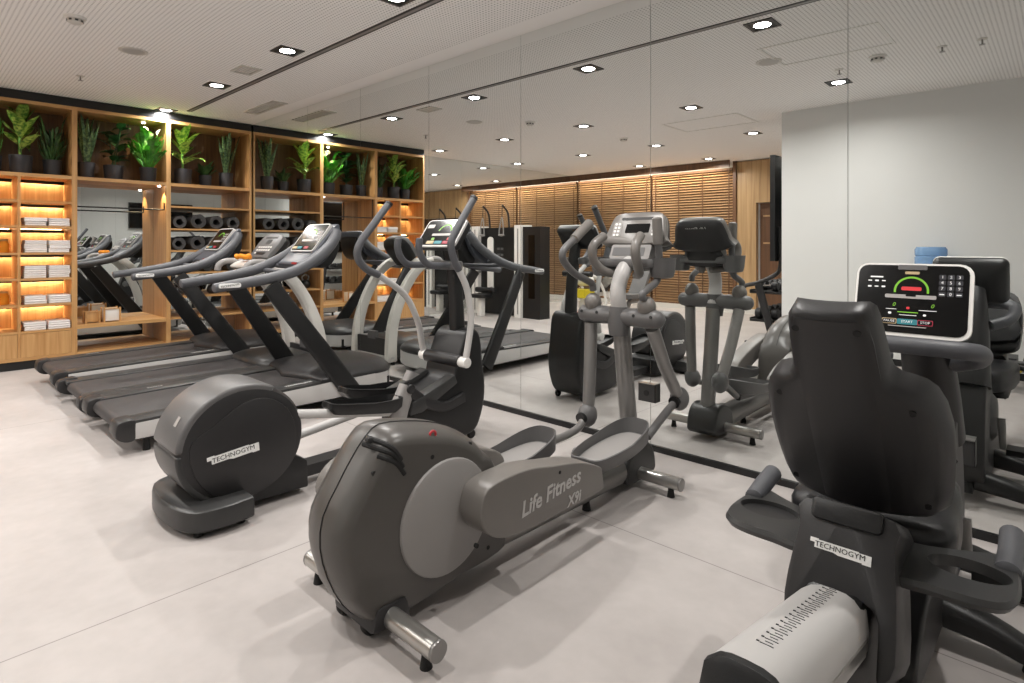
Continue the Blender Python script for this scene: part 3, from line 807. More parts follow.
# ------------------------------------------------------------------ running machines with the long swept hand rails
XT = 3.18
def treadmill():
    X = XT; w = .452
    r = thing('treadmill', 'black and silver treadmill next to the round-flywheel elliptical trainer, with glossy console', 'treadmill', (X, -1.3, 0), 'row of treadmills facing the mirrors')
    part('deck_frame', G().bx(X-.42, X+.42, -2.200, -.36, .075, .175, .01), M['black'], r)
    for s in (-1, 1):
        g = G().prism([(-2.235, .092), (-.52, .088), (-.52, .226), (-2.235, .190)], X+s*.42, X+s*(w+.003), 'x', .004)
        part('side_panel', g, M['silver'], r, label='silver side panel')
        g = G().prism([(-2.260, .186), (-2.260, .207), (-.60, .243), (-.60, .222)], X+s*.292, X+s*(w+.001), 'x', .006)
        part('foot_rail', g, M['dark2'], r)
        pr = cat([(-2.335, .12), (-2.332, .185), (-2.310, .209), (-2.235, .211), (-2.230, .15), (-2.235, .088), (-2.290, .085)], 3, True)
        part('end_cap', G().prism(pr, X+s*.30, X+s*(w+.004), 'x', .008), M['dark'], r)
        part('rear_foot', G().cyl((X+s*.40, -2.16, 0), (X+s*.40, -2.16, .08), .022, .016, 14), M['rubber'], r)
        part('transport_wheel', G().lathe([(.001, -.018), (.035, -.018), (.042, -.01), (.042, .01), (.035, .018), (.001, .018)], (X+s*.36, -.50, .042), 'x', 20), M['rubber'], r)
    g = G(); pr = arc2(-2.260, .155, .044, 90, 270, 10)
    g.prism([(-.70, .226)]+[(p[0], p[1]) for p in pr]+[(-2.2, .105), (-.70, .13)], X-.29, X+.29, 'x', .004)
    part('running_belt', g, M['belt'], r)
    # motor cover: silver skirt below, dark domed hood above, rounded towards the mirror
    def plan(sc, y0=-.62):
        a = [(-w, -1.0), (-w, -.48)]+[(w*math.sin(t), -.48+.27*(math.cos(t))) for t in [(-PI/2)+PI*k/14 for k in range(1, 14)]]+[(w, -.48), (w, -1.0), (.24, -1.02), (0, -1.10), (-.24, -1.02)]
        return [(X+x*sc, y0+(y-y0)*sc) for x, y in a]
    g = G().loft([[(x, y, .085) for x, y in plan(.97)], [(x, y, .10) for x, y in plan(1)], [(x, y, .225) for x, y in plan(1)]])
    part('motor_skirt', g, M['silver'], r, label='silver rounded front skirt')
    g = G().loft([[(x, y, z) for x, y in plan(s)] for s, z in ((1.004, .222), (1.006, .24), (.985, .256), (.90, .285), (.72, .312), (.45, .328), (.15, .332))])
    hd = part('motor_hood', g, M['dark'], r, sharp=60)
    text('hood_lettering', 'TECHNOGYM', .042, (X+.05, -1.0, .275), (1, 0, 0), (0, .7, .5), M['badge'], hd)
    text('deck_lettering', 'TECHNOGYM', .034, (X+.385, -1.15, .2335), (0, 1, .021), (-1, 0, 0), M['badge'], r)
    text('deck_lettering', 'EXCITE', .032, (X-.385, -1.9, .2165), (0, 1, .021), (-1, 0, 0), M['silver'], r)
    for s in (-1, 1):
        g = G().tube([(X+s*.476, -.73, .085), (X+s*.43, -.98, .45), (X+s*.352, -1.355, .985)], [(.078, .023), (.073, .023), (.062, .023)], sec=RSEC, rnd=False, up=(0, .83, .55))
        part('upright', g, M['black'], r)
        pts = cat([(X+s*.335, -1.735, .982), (X+s*.335, -1.57, 1.005), (X+s*.335, -1.37, 1.032), (X+s*.328, -1.16, 1.079), (X+s*.295, -.98, 1.160), (X+s*.262, -.835, 1.262), (X+s*.238, -.765, 1.343), (X+s*.215, -.74, 1.392)], 4)
        n = len(pts)
        hr = part('handrail', G().tube(pts, [.034+.006*math.sin(PI*i/(n-1))+.008*i/(n-1) for i in range(n)], 14), M['railgrey'], r)
        g = G().prism(rrect(.15, .032, .012, 4, -1.645, .998), X+s*.371, X+s*.3745, 'x', .001)
        bd = part('grip_badge', g, M['badge'], hr)
        text('lettering', 'TECHNOGYM', .020, (X+s*.3752, -1.645, .998), (0, s, .12*s), (0, 0, 1), M['badgeink'], bd)
    g = G()
    for y, z in ((-1.0, 1.115), (-1.09, 1.075)): g.tube(cat([(X-.33, y-.03, z), (X-.2, y, z-.01), (X+.2, y, z-.01), (X+.33, y-.03, z)], 4), .02, 10)
    part('cross_bar', g, M['railgrey'], r)
    part('stop_button', G().bx(X+.02, X+.10, -1.03, -.975, 1.125, 1.14, .004), M['red'], r, label='red safety stop')
    # console shell and glossy display, leaning away from the runner
    pr = cat([(-1.03, 1.125), (-.96, 1.19), (-.86, 1.31), (-.75, 1.440), (-.715, 1.442), (-.715, 1.37), (-.77, 1.24), (-.86, 1.14), (-.97, 1.09)], 4, True)
    cs = part('console', G().prism(pr, X-.225, X+.225, 'x', .03, 3), M['bluegrey'], r)
    part('under_shell', G().prism(cat([(-.73, 1.38), (-.69, 1.34), (-.69, 1.24), (-.75, 1.13), (-.84, 1.09), (-.86, 1.15), (-.78, 1.25)], 4, True), X-.17, X+.17, 'x', .03, 3), M['black'], cs)
    ez = V(0, -.80, .60); ey = V(0, .60, .80); ex = V(1, 0, 0); c0 = V(X, -.845, 1.335)
    def face(pts, d0, d1, cx=0, cy=0): return G().prism(pts, d0, d1, fn=lambda u, v, q: c0+ex*(u+cx)+ey*(v+cy)+ez*q)
    part('display_frame', face(rrect(.385, .285, .03, 4), -.02, .014), M['silver'], cs, label='silver display frame')
    part('display', face(rrect(.36, .262, .022, 4), .0135, .0152), M['screen'], cs, label='glossy black display')
    g = G()
    for k in range(3):
        for j in range(4):
            q = c0+ex*(.09+.03*k)+ey*(.06-.03*j)+ez*.0154
            g.prism(rrect(.02, .02, .004, 2), 0, .0006, fn=lambda u, v, d, q=q: q+ex*u+ey*v+ez*d)
    part('key_pad', g, M['lightgrey'], cs)
    g = G()
    a = arc2(0, .0, .075, 20, 160, 20); b = arc2(0, .0, .062, 20, 160, 20)
    g.prism(a+b[::-1], .0154, .016, fn=lambda u, v, q: c0+ex*u+ey*(v+.01)+ez*q)
    part('speed_dial', g, M['ledgreen'], cs)
    part('print', face(rrect(.2, .022, .004, 2), .0154, .016, 0, -.03), M['silverprint'], cs)
    for nm, cx, m in (('start_key', -.055, 'btnteal'), ('stop_key', .05, 'btnred'), ('pause_key', -.135, 'btncream')):
        part(nm, face(rrect(.07, .024, .004, 2), .0154, .0165, cx, -.105), M[m], cs)
    return r
t3 = treadmill()
t1 = dup(t3, (XT-1.98, -1.3, 0), 'black and silver treadmill nearest the oak shelving, with glossy console')

# ------------------------------------------------------------------ the older grey treadmill between them
def old_treadmill():
    X = 2.20; w = .44
    r = thing('treadmill', 'grey treadmill with pale curved uprights and a keypad console, between the two black treadmills', 'treadmill', (X, -1.3, 0), 'row of treadmills facing the mirrors')
    part('deck_frame', G().bx(X-.41, X+.41, -2.200, -.62, .06, .15, .01), M['black'], r)
    for s in (-1, 1):
        part('side_panel', G().prism([(-2.200, .075), (-.66, .07), (-.66, .185), (-2.200, .165)], X+s*.41, X+s*w, 'x', .004), M['silver'], r, label='silver side panel')
        part('foot_rail', G().prism([(-2.290, .15), (-2.290, .178), (-.66, .20), (-.66, .17)], X+s*.255, X+s*(w+.004), 'x', .006), M['dark2'], r)
        part('end_cap', G().prism(cat([(-2.335, .10), (-2.330, .165), (-2.290, .183), (-2.200, .183), (-2.200, .065), (-2.270, .06)], 3, True), X+s*.345, X+s*(w+.004), 'x', .006), M['dark'], r)
        part('rear_foot', G().cyl((X+s*.34, -2.18, 0), (X+s*.34, -2.18, .07), .022, .016, 14), M['rubber'], r)
        part('front_foot', G().cyl((X+s*.34, -.42, 0), (X+s*.34, -.42, .07), .024, .018, 14), M['rubber'], r)
    g = G(); pr = arc2(-2.250, .132, .040, 90, 270, 10)
    g.prism([(-.70, .19)]+pr+[(-2.2, .09), (-.70, .11)], X-.253, X+.253, 'x', .004)
    part('running_belt', g, M['belt'], r)
    # low hood across the front, dark shield between the feet of the arcs
    g = G().loft([[(X+x*s, -.72+(y+.72)*s, z) for x, y in rrect(.82, .56, .16, 5, 0, -.72)] for s, z in ((1, .06), (1, .20), (.97, .225), (.8, .25), (.4, .265))])
    part('motor_hood', g, M['dark2'], r, sharp=60)
    g = G().bx(X-.36, X+.36, -.415, -.385, .09, .27, .008)
    sh = part('front_shield', g, M['dark'], r)
    part('trim_strip', G().bx(X-.37, X+.37, -.42, -.38, .065, .088, .004), M['silver'], sh, label='pale strip along the foot')
    g = G(); g.bx(X-.07, X+.07, -.42, -.375, .25, .335, .008)
    part('key_holder', g, M['grey'], sh)
    for s in (-1, 1):
        c = cat([(-.405, .03), (-.405, .20), (-.425, .40), (-.485, .60), (-.585, .80), (-.70, .955), (-.83, 1.06), (-.97, 1.10)], 4)
        n = len(c)
        part('upright', thick_curve(G(), c, [.062-.018*i/(n-1) for i in range(n)], X+s*.29, X+s*.365, .014), M['offwhite'], r, label='pale grey curved upright')
        pts = cat([(X+s*.28, -.90, 1.115), (X+s*.31, -.98, 1.125), (X+s*.315, -1.06, 1.12), (X+s*.315, -1.11, 1.085), (X+s*.315, -1.12, 1.04)], 4)
        part('handrail', G().tube(pts, .03, 12), M['lightgrey'], r)
    part('cross_bar', G().tube([(X-.31, -.93, 1.10), (X+.31, -.93, 1.10)], .026, 12), M['grey'], r)
    pr = cat([(-1.02, 1.07), (-.95, 1.125), (-.84, 1.13), (-.80, 1.08), (-.90, 1.04)], 4, True)
    part('tray', G().prism(pr, X-.29, X+.29, 'x', .02, 3), M['offwhite'], r, label='pale cup tray')
    ex = V(1, 0, 0); ey = V(0, .62, .785).normalized(); ez = ex.cross(ey); c0 = V(X, -.79, 1.275)
    out = [(-.20, -.135), (.20, -.135), (.225, .04), (.21, .085)]+[(.21*math.cos(t), .085+.065*math.sin(t)) for t in [PI*k/12 for k in range(1, 12)]]+[(-.21, .085), (-.225, .04)]
    cs = part('console', G().prism(out, -.045, 0, fn=lambda u, v, q: c0+ex*u+ey*v+ez*q, bev=.006), M['grey'], r, label='grey console with an arched top')
    g = G()
    back = [[c0+ex*(u*s)+ey*(v*s2+o)+ez*d for u, v in out] for s, s2, o, d in ((1, 1, 0, -.044), (.98, .98, 0, -.075), (.80, .92, -.02, -.12), (.45, .9, -.05, -.15), (.28, .8, -.09, -.14))]
    g.loft(back); part('back_shell', g, M['black'], cs, sharp=60, label='black rear shell')
    g = G().tube(cat([(X, -.80, 1.20), (X, -.82, 1.12), (X, -.86, 1.05)], 4), [(.12, .055)]*9, sec=RSEC, rnd=False, up=(1, 0, 0))
    part('neck', g, M['dark'], r)
    def pl(name, cx, cy, w_, h_, m, d=.0015, rr=.006): return part(name, G().prism(rrect(w_, h_, rr, 3), 0, d, fn=lambda u, v, q: c0+ex*(u+cx)+ey*(v+cy)+ez*q), M[m], cs)
    pl('readout', 0, .095, .26, .022, 'dark'); pl('readout', 0, .045, .10, .05, 'dark2')
    g = G()
    for j in range(3):
        for k in range(6):
            cx, cy = -.125+.05*k, -.02-.035*j
            if j == 2 and k > 3: continue
            g.prism(rrect(.026, .017, .004, 2), 0, .002, fn=lambda u, v, q, cx=cx, cy=cy: c0+ex*(u+cx)+ey*(v+cy)+ez*q)
    part('key_pad', g, M['white'], cs, label='white keys')
    text('lettering', 'TECHNOGYM', .03, c0+ey*.02-ez*.125-ex*0, (-1, 0, 0), ey, M['silver'], cs)
    return r
t2 = old_treadmill()
# orange cloth left in the tray of the grey treadmill
g = G(); R0 = []
for k in range(25):
    a = 2*PI*k/24; R0.append((2.14+.085*math.cos(a), -.985+.05*math.sin(a), 1.172+.006*math.sin(5*a)))
g.tube(R0[:-1], .022, 10, closed=True)
solo('folded_cloth', g, M['orange'], 'orange cloth bundled in the tray of the grey treadmill', 'cloth')

# ------------------------------------------------------------------ elliptical trainer with the round rear flywheel housing
def synchro():
    X = 4.77
    r = thing('elliptical_trainer', 'black elliptical trainer with a big round flywheel housing at the back', 'elliptical trainer', (X, -1.5, 0))
    # rear foot
    pl = cat([(X-.28, -2.11), (X-.295, -2.25), (X-.24, -2.38), (X, -2.425), (X+.24, -2.38), (X+.295, -2.25), (X+.28, -2.11)], 4)
    g = G().loft([[(X+(x-X)*s, -2.2+(y+2.2)*s, z) for x, y in pl] for s, z in ((.96, .028), (1, .04), (1, .10), (.985, .118), (.95, .125))])
    part('rear_base', g, M['dark2'], r)
    for s in (-1, 1):
        for y in (-2.33, -2.15): part('levelling_foot', G().cyl((X+s*.22, y, 0), (X+s*.22, y, .03), .02, n=12), M['rubber'], r)
    # flywheel housing
    cy_, cz, R = -2.10, .365, .30
    dr = part('flywheel_housing', G().lathe([(.001, -.165), (R-.045, -.165), (R-.02, -.158), (R-.004, -.13), (R, -.09), (R, .09), (R-.004, .13), (R-.02, .158), (R-.045, .165), (.001, .165)], (X, cy_, cz), 'x', 56), M['dark'], r); FL = .275/.30
    for v in dr.data.vertices: v.co.z = (v.co.z-cz)*FL+.335
    cz = .335; a = arc2(cy_, cz, R+.006, 62, 176, 26, (R+.006)*FL); b = arc2(cy_, cz, R-.03, 62, 176, 26, (R-.03)*FL)
    part('rim_cover', G().prism(a+b[::-1], X-.16, X+.16, 'x', .012, 3), M['grey'], dr, label='lighter grey rim cover')
    a = arc2(cy_, cz, R+.004, 178, 262, 20, (R+.004)*FL); b = arc2(cy_, cz, R-.03, 178, 262, 20, (R-.03)*FL)
    part('rim_cover', G().prism(a+b[::-1], X-.16, X+.16, 'x', .012, 3), M['dark2'], dr)
    g = G().prism(cat([(-2.345, .385), (-2.25, .45), (-2.12, .53), (-2.0, .535), (-1.90, .465), (-1.855, .35), (-1.87, .22), (-1.95, .13), (-2.10, .10), (-2.25, .14), (-2.33, .25)], 4, True), X+.160, X+.172, 'x', .005, 2)
    part('side_cover', g, M['dark'], dr)
    badge(dr, (X+.1725, -2.16, .305), (0, 1, .10), (0, -.1, 1), .235)
    badge(dr, (X-.1655, -2.16, .305), (0, -1, .0), (0, 0, 1), .235)
    part('warning_label', G().prism(rrect(.03, .045, .004, 3, X+.06, 0), 0, .002, fn=lambda u, v, q: (u, cy_+(R+.0065+q)*math.cos(math.radians(150))+v*.5, cz+(R*FL+.0085+q)*math.sin(math.radians(150))+v*.866)), M['silverprint'], dr)
    g = G().prism([(-2.12, .04), (-2.14, .22), (-1.86, .22), (-1.78, .17), (-1.775, .03)], X-.15, X+.15, 'x', .012)
    part('housing_foot', g, M['black'], r)
    part('base_beam', G().bx(X-.055, X+.055, -1.80, -.95, .045, .105, .012), M['dark'], r)
    # front shroud
    pr = cat([(-.60, .725), (-.55, .66), (-.53, .50), (-.508, .33), (-.53, .18), (-.60, .055), (-.75, .035), (-1.0, .045), (-1.12, .10), (-1.13, .27), (-1.08, .325), (-.93, .375), (-.80, .425), (-.77, .50), (-.735, .60), (-.68, .70)], 4, True)
    sh = part('front_shroud', G().prism(pr, X-.16, X+.16, 'x', .03, 4), M['black'], r)
    for s in (-1, 1):
        part('guide_cover', G().prism([(-1.15, .27), (-1.13, .345), (-.80, .455), (-.78, .40), (-1.06, .27)], X+s*.10, X+s*.18, 'x', .008), M['dark2'], sh)
        part('front_wheel', G().lathe([(.001, -.014), (.026, -.014), (.03, -.008), (.03, .008), (.026, .014), (.001, .014)], (X+s*.13, -.62, .031), 'x', 18), M['rubber'], r)
    # pedal arms, pedals, links
    for s, pc, zc, ya in ((1, -1.43, .375, -1.86), (-1, -1.18, .365, -1.72)):
        x = X+s*.135
        za = .42 if s > 0 else .21
        pa = part('pedal_arm', G().cyl((x, ya, za), (x, -1.17 if s > 0 else -1.05, .29), .024, n=16), M['silver'], r, label='pale tubular pedal arm')
        n = 20
        base = cat([(-.22, -.065), (-.24, 0), (-.22, .065), (0, .085), (.19, .075), (.215, 0), (.19, -.075), (0, -.085)], 4, True)
        tilt = -.16
        def pt(a, b, h): return (x+b, pc+a*math.cos(tilt)-h*math.sin(tilt), zc+a*math.sin(tilt)+h*math.cos(tilt))
        rings = [[pt(a*.86, b*.86, -.03) for a, b in base], [pt(a, b, 0) for a, b in base], [pt(a, b, .028+max(0, a)*.12) for a, b in base], [pt(a*.95, b*.92, .03+max(0, a)*.12) for a, b in base], [pt(a*.94, b*.90, .004) for a, b in base], [pt(a*.4, b*.4, .004) for a, b in base]]
        part('pedal', G().loft(rings), M['black'], r)
        y0 = pc+.19
        g = G().tube([(x, y0+.015, .26), (x, y0+.10, .44)], [(.062, .034), (.046, .034)], sec=RSEC, rnd=False, up=(0, 1, 0))
        lk = part('pedal_link', g, M['lightgrey'], r)
        part('pivot_cap', G().cyl((x+s*.03, y0+.098, .425), (x+s*.044, y0+.098, .425), .028, n=16, bev=.004), M['dark'], lk)
        part('link_arm', G().tube(cat([(x+s*.02, y0+.115, .40), (x+s*.03, y0+.22, .32), (x+s*.035, -.88, .27), (x+s*.035, -.72, .30)], 4), [(.032, .016)]*13, sec=RSEC, rnd=False, up=(0, 0, 1)), M['dark'], r)
    # rocker axle with white end caps
    part('axle_cover', G().tube([(X-.17, -.745, .53), (X+.17, -.745, .53)], .042, 16, rnd=False), M['dark'], r)
    for s in (-1, 1):
        part('axle_cap', G().cyl((X+s*.16, -.745, .53), (X+s*.235, -.745, .53), .034, n=18, bev=.006), M['white'], r, label='white axle end')
    LV_ = {-1: [(-.745, .53), (-.765, .62), (-.80, .765), (-.905, .945), (-1.11, 1.088)], 1: [(-.745, .53), (-.715, .66), (-.695, .807), (-.729, .995), (-.797, 1.121)]}
    UP_ = {-1: [(-1.11, 1.088), (-1.20, 1.128), (-1.262, 1.20), (-1.25, 1.285), (-1.15, 1.41), (-1.04, 1.54)], 1: [(-.797, 1.121), (-.835, 1.183), (-.864, 1.284), (-.825, 1.365), (-.75, 1.47), (-.673, 1.575)]}
    for s in (-1, 1):
        x = X+s*.21
        lv = part('hand_lever', G().tube(cat([(x, a, b) for a, b in LV_[s]], 5), .021, 14), M['silver'], r, label='pale lower hand lever')
        part('lever_grip', G().tube(cat([(x, a, b) for a, b in UP_[s]], 5), .024, 14), M['railgrey'], lv, label='grey foam lever grip')
        part('grip_cap', G().cyl((x, UP_[s][-1][0]-.004*s, UP_[s][-1][1]), (x, UP_[s][-1][0]+.012, UP_[s][-1][1]+.016), .026, n=16, bev=.004), M['dark'], lv)
        xs = X+s*.11
        part('fixed_handle', G().tube(cat([(xs, -1.03, 1.318), (xs, -1.035, 1.26), (xs, -1.01, 1.20), (xs, -.95, 1.155), (xs, -.82, 1.15), (X+s*.06, -.70, 1.155)], 5), .022, 14), M['railgrey'], r)
    part('column', G().tube(cat([(X, -.625, .66), (X, -.64, .95), (X, -.68, 1.22), (X, -.70, 1.30)], 4), [(.045-.012*i/12, .042-.004*i/12) for i in range(13)], sec=RSEC, rnd=False, up=(0, 1, 0)), M['black'], r)
    part('handle_bracket', G().prism(rrect(.26, .14, .04, 4, X, -.74), 1.12, 1.175, 'z', .015), M['grey'], r)
    # console
    ex = V(1, 0, 0); ey = V(0, .58, .815).normalized(); ez = ex.cross(ey); c0 = V(X, -.765, 1.358)
    def pl(name, cx, cy, w_, h_, m, d0=0, d1=.001, rr=.006, par=None, lab=None): return part(name, G().prism(rrect(w_, h_, rr, 4), d0, d1, fn=lambda u, v, q: c0+ex*(u+cx)+ey*(v+cy)+ez*q), M[m], par, label=lab)
    g = G().loft([[c0+ex*u*s+ey*(v*s2)+ez*d for u, v in rrect(.385, .215, .03, 4)] for s, s2, d in ((1, 1, 0), (1.01, 1.02, -.02), (.98, .98, -.05), (.72, .75, -.085), (.35, .4, -.095))])
    cs = part('console', g, M['black'], r)
    pl('display_frame', 0, 0, .39, .22, 'silver', -.012, .003, .03, cs, 'silver display frame'); pl('display', 0, .003, .366, .198, 'screen', .0025, .0042, .022, cs, 'glossy black display')
    a = arc2(.03, .0, .07, 15, 165, 20); b = arc2(.03, .0, .058, 15, 165, 20)
    part('speed_dial', G().prism(a+b[::-1], .0044, .005, fn=lambda u, v, q: c0+ex*u+ey*v+ez*q), M['ledgreen'], cs)
    for nm, cx, cy_2, w_, h_, m in (('print', .03, -.015, .22, .018, 'silverprint'), ('print', -.135, .055, .07, .03, 'silverprint'), ('pause_key', -.06, -.077, .075, .024, 'btncream'), ('start_key', .02, -.077, .075, .024, 'btnteal'), ('stop_key', .10, -.077, .07, .024, 'btnred'), ('readout', -.05, -.05, .03, .02, 'ledgreen'), ('readout', .11, -.05, .03, .02, 'ledred')):
        pl(nm, cx, cy_2, w_, h_, m, .0044, .0055, .004, cs)
    return r
synchro()
# ------------------------------------------------------------------ taupe elliptical trainer in the middle
def taupe_trainer():
    X = 6.03
    r = thing('elliptical_trainer', 'taupe grey elliptical trainer with a pale disc on its rear drum', 'elliptical trainer', (X, -1.3, 0))
    # outline of the widest section; the two shells bulge to flatter side faces
    side = [(-2.15, .702), (-2.03, .690), (-1.91, .664), (-1.82, .628), (-1.735, .572), (-1.685, .515), (-1.645, .45), (-1.615, .38), (-1.60, .30), (-1.588, .24), (-1.582, .16), (-1.595, .085), (-1.70, .062), (-1.83, .060), (-1.96, .048), (-2.09, .040), (-2.17, .038), (-2.24, .05), (-2.315, .12), (-2.372, .225), (-2.398, .33), (-2.388, .433), (-2.338, .522), (-2.28, .602), (-2.215, .671)]
    side = [(a+.062*max(0, min(1, (-1.95-a)/.4)), b-.030*max(0, min(1, (b-.35)/.3))) for a, b in side]
    out = [tuple(p) for p in cat(side, 2, True)]
    cy_ = sum(p[0] for p in out)/len(out); cz = sum(p[1] for p in out)/len(out)
    def ring(dx, ins):
        o = []; n = len(out)
        for i in range(n):
            t = Vector(out[(i+1) % n])-Vector(out[i-1]); t.normalize(); nr = Vector((-t.y, t.x))
            q = Vector(out[i]); c = Vector((cy_, cz))
            if nr.dot(c-q) < 0: nr = -nr
            k = 1.0 if q.y > .20 and q.x < -1.68 else .45
            q = q+nr*ins*k; o.append((X+dx, q.x, q.y))
        return o
    hw = .138
    prof_ = [(hw, .060), (hw-.003, .047), (hw-.012, .034), (hw-.03, .021), (hw-.06, .010), (hw-.10, .002), (.0, .0)]
    rings = [ring(-d*.72, i) for d, i in prof_]+[ring(d, i) for d, i in prof_[-2::-1]]
    dm = part('rear_drum', G().loft(rings), M['taupe'], r, sharp=60)
    # narrow seam line near the edge, cooling slots, screws, pale disc
    g = G(); q = ring(.034, .0005)
    g2 = [q[i] for i in range(34, len(q))]+[q[i] for i in range(0, 12)]
    part('seam', G().tube(g2, .0022, 6), M['black'], dm)
    g.b.free()
    def surfx(y, z):
        """Half thickness of the right-hand shell at a point of its side view."""
        q = Vector((y, z)); n = len(out); best = 9
        for i in range(n):
            p0, p1 = Vector(out[i-1]), Vector(out[i]); e = p1-p0
            t = max(0, min(1, (q-p0).dot(e)/max(1e-9, e.length_squared))); best = min(best, (q-p0-e*t).length)
        for (d0, i0), (d1, i1) in zip(prof_, prof_[1:]):
            if i1 <= best <= i0: return d1+(d0-d1)*(best-i1)/(i0-i1)
        return hw if best > .05 else 0
    g = G()
    for k in range(3):
        d = .027*k
        c = cat([(-2.195+d*.35, .648-d*.95), (-2.14+d*.3, .622-d*1.0), (-2.10+d*.25, .570-d*.95)], 5)
        g.tube([(X+surfx(p.x, p.y)-.004, p.x, p.y) for p in c], .0095, 8)
    part('cooling_slot', g, M['rubber'], dm)
    for y, z in ((-2.20, .55), (-2.27, .20), (-1.70, .13), (-1.78, .54), (-1.97, .545)):
        part('screw', G().cyl((X+surfx(y, z)-.012, y, z), (X+surfx(y, z)+.001, y, z), .008, n=12), M['rubber'], dm)
    sx = surfx(-1.955, .615)
    part('sticker', G().tube([(X+sx+.0005, -1.955+.013*math.cos(t*PI/10), .615+.013*math.sin(t*PI/10)) for t in range(20)], .0045, 6, closed=True), M['red'], dm, label='small red ring sticker')
    dc = (-1.905, .318)
    part('disc', G().lathe([(.001, .014), (.19, .013), (.200, .009), (.203, 0), (.203, -.01)], (X+hw, dc[0], dc[1]), 'x', 48), M['lightgrey'], dm, label='pale grey disc')
    part('disc', G().lathe([(.203, .01), (.203, 0), (.200, -.009), (.19, -.013), (.001, -.014)], (X-hw*.72, dc[0], dc[1]), 'x', 48), M['lightgrey'], dm, label='pale grey disc')
    # crank arm covers
    def cover(s, pts, x0, x1):
        return part('arm_cover', G().prism(cat(pts, 4, True), X+s*x0, X+s*x1, 'x', .022, 4), M['taupelight'], r)
    pc = [(-1.845, .39), (-1.815, .422), (-1.74, .435), (-1.60, .432), (-1.45, .404), (-1.28, .370), (-1.145, .318), (-1.12, .285), (-1.115, .225), (-1.14, .205), (-1.40, .205), (-1.62, .205), (-1.75, .225), (-1.825, .27), (-1.855, .33)]
    cv = cover(1, pc, .148, .262)
    cl = [(-2.195, 0.415), (-2.135, 0.48), (-2.015, 0.495), (-1.765, 0.455), (-1.515, 0.395), (-1.335, 0.325), (-1.325, 0.225), (-1.535, 0.255), (-1.815, 0.325), (-2.065, 0.33), (-2.175, 0.35)]
    cvl = cover(-1, cl, .148, .262)
    xt = X+.2635
    text('lettering', 'Life Fitness', .082, (xt, -1.47, .305), (0, 1, .09), (0, 0, 1), M['silver'], cv, shear=.25, bold=.0016)
    text('lettering', 'X9i', .062, (xt, -1.33, .235), (0, 1, .05), (0, 0, 1), M['silver'], cv, shear=.25, bold=.0012)
    part('screw', G().cyl((xt-.01, -1.875, .245), (xt+.0006, -1.875, .245), .008, n=10), M['rubber'], cv)
    part('screw', G().cyl((xt-.01, -1.42, .37), (xt+.0006, -1.42, .37), .007, n=10), M['rubber'], cv)
    # main beam and front housing
    part('main_beam', G().cyl((X+.02, -1.66, .112), (X+.02, -.62, .10), .074, n=28), M['steelpaint'], r, label='metallic main beam')
    part('beam_collar', G().cyl((X, -.74, .099), (X, -.60, .098), .078, n=28, bev=.01), M['dark2'], r)
    hp = [(-.64, .035), (-.66, .10), (-.64, .165), (-.57, .21), (-.48, .225), (-.41, .19), (-.375, .11), (-.40, .04)]
    part('front_housing', G().prism(cat(hp, 4, True), X-.10, X+.10, 'x', .055, 5), M['dark2'], r)
    def foot(y, name, half):
        f = part(name, G().cyl((X-half, y, .075), (X+half, y, .075), .032, n=22), M['alu'], r, label='bare metal stabilizer tube')
        for s in (-1, 1):
            part('end_cap', G().cyl((X+s*half, y, .075), (X+s*(half+.012), y, .075), .033, n=22, bev=.004), M['steelpaint'], f)
            part('levelling_foot', G().cyl((X+s*(half-.05), y, 0), (X+s*(half-.05), y, .05), .02, .012, 14), M['rubber'], f)
    foot(-.535, 'front_stabilizer', .325); foot(-2.145, 'rear_stabilizer', .375)
    part('foot_bracket', G().prism([(-2.22, .04), (-2.20, .12), (-2.08, .12), (-2.06, .04)], X-.10, X+.15, 'x', .02), M['dark'], r)
    for s in (-1, 1):
        part('transport_wheel', G().lathe([(.001, -.016), (.036, -.016), (.042, -.008), (.042, .008), (.036, .016), (.001, .016)], (X+s*.075, -2.17, .043), 'x', 20), M['rubber'], r)
        part('middle_foot', G().cyl((X+s*.05, -.95, 0), (X+s*.05, -.95, .05), .022, .014, 14), M['rubber'], r)
    # column
    part('column', G().tube(cat([(X, -.475, .15), (X, -.50, .36), (X, -.535, .60), (X, -.565, .85)], 4), [.047]*13, 18, rnd=False), M['steelpaint'], r)
    part('upper_column', G().tube(cat([(X, -.565, .88), (X, -.60, 1.01), (X, -.575, 1.10), (X, -.51, 1.17), (X, -.42, 1.21)], 5), [.042]*15+[.04, .038, .036, .034, .032, .03], 18), M['silver'], r, label='pale upper column')
    # hub bar with rounded ends
    hz, hy = .90, -.585
    hb = part('hub_bar', G().lathe([(.001, -.262), (.025, -.257), (.042, -.242), (.049, -.215), (.050, -.16), (.049, -.09), (.0475, -.085), (.0475, .085), (.049, .09), (.050, .16), (.049, .215), (.042, .242), (.025, .257), (.001, .262)], (X, hy, hz), 'x', 28), M['grey'], r)
    part('hub_collar', G().tube([(X, hy-.003, hz-.10), (X, hy-.005, hz-.04), (X, hy, hz+.05)], [.052, .060, .053], 24, rnd=False), M['grey'], r)
    for s in (-1, 1):
        for dx in (.115, .215): part('screw', G().cyl((X+s*dx, hy-.050, hz+.016), (X+s*dx, hy-.040, hz+.013), .008, n=10), M['rubber'], hb)
    LU = {-1: [(-.588, 1.03), (-.60, 1.065), (-.66, 1.092), (-.76, 1.13), (-.845, 1.19), (-.862, 1.23), (-.84, 1.262), (-.76, 1.312)], 1: [(-.625, 1.00), (-.632, 1.03), (-.575, 1.055), (-.50, 1.083), (-.465, 1.13), (-.462, 1.19), (-.468, 1.25), (-.475, 1.285)]}
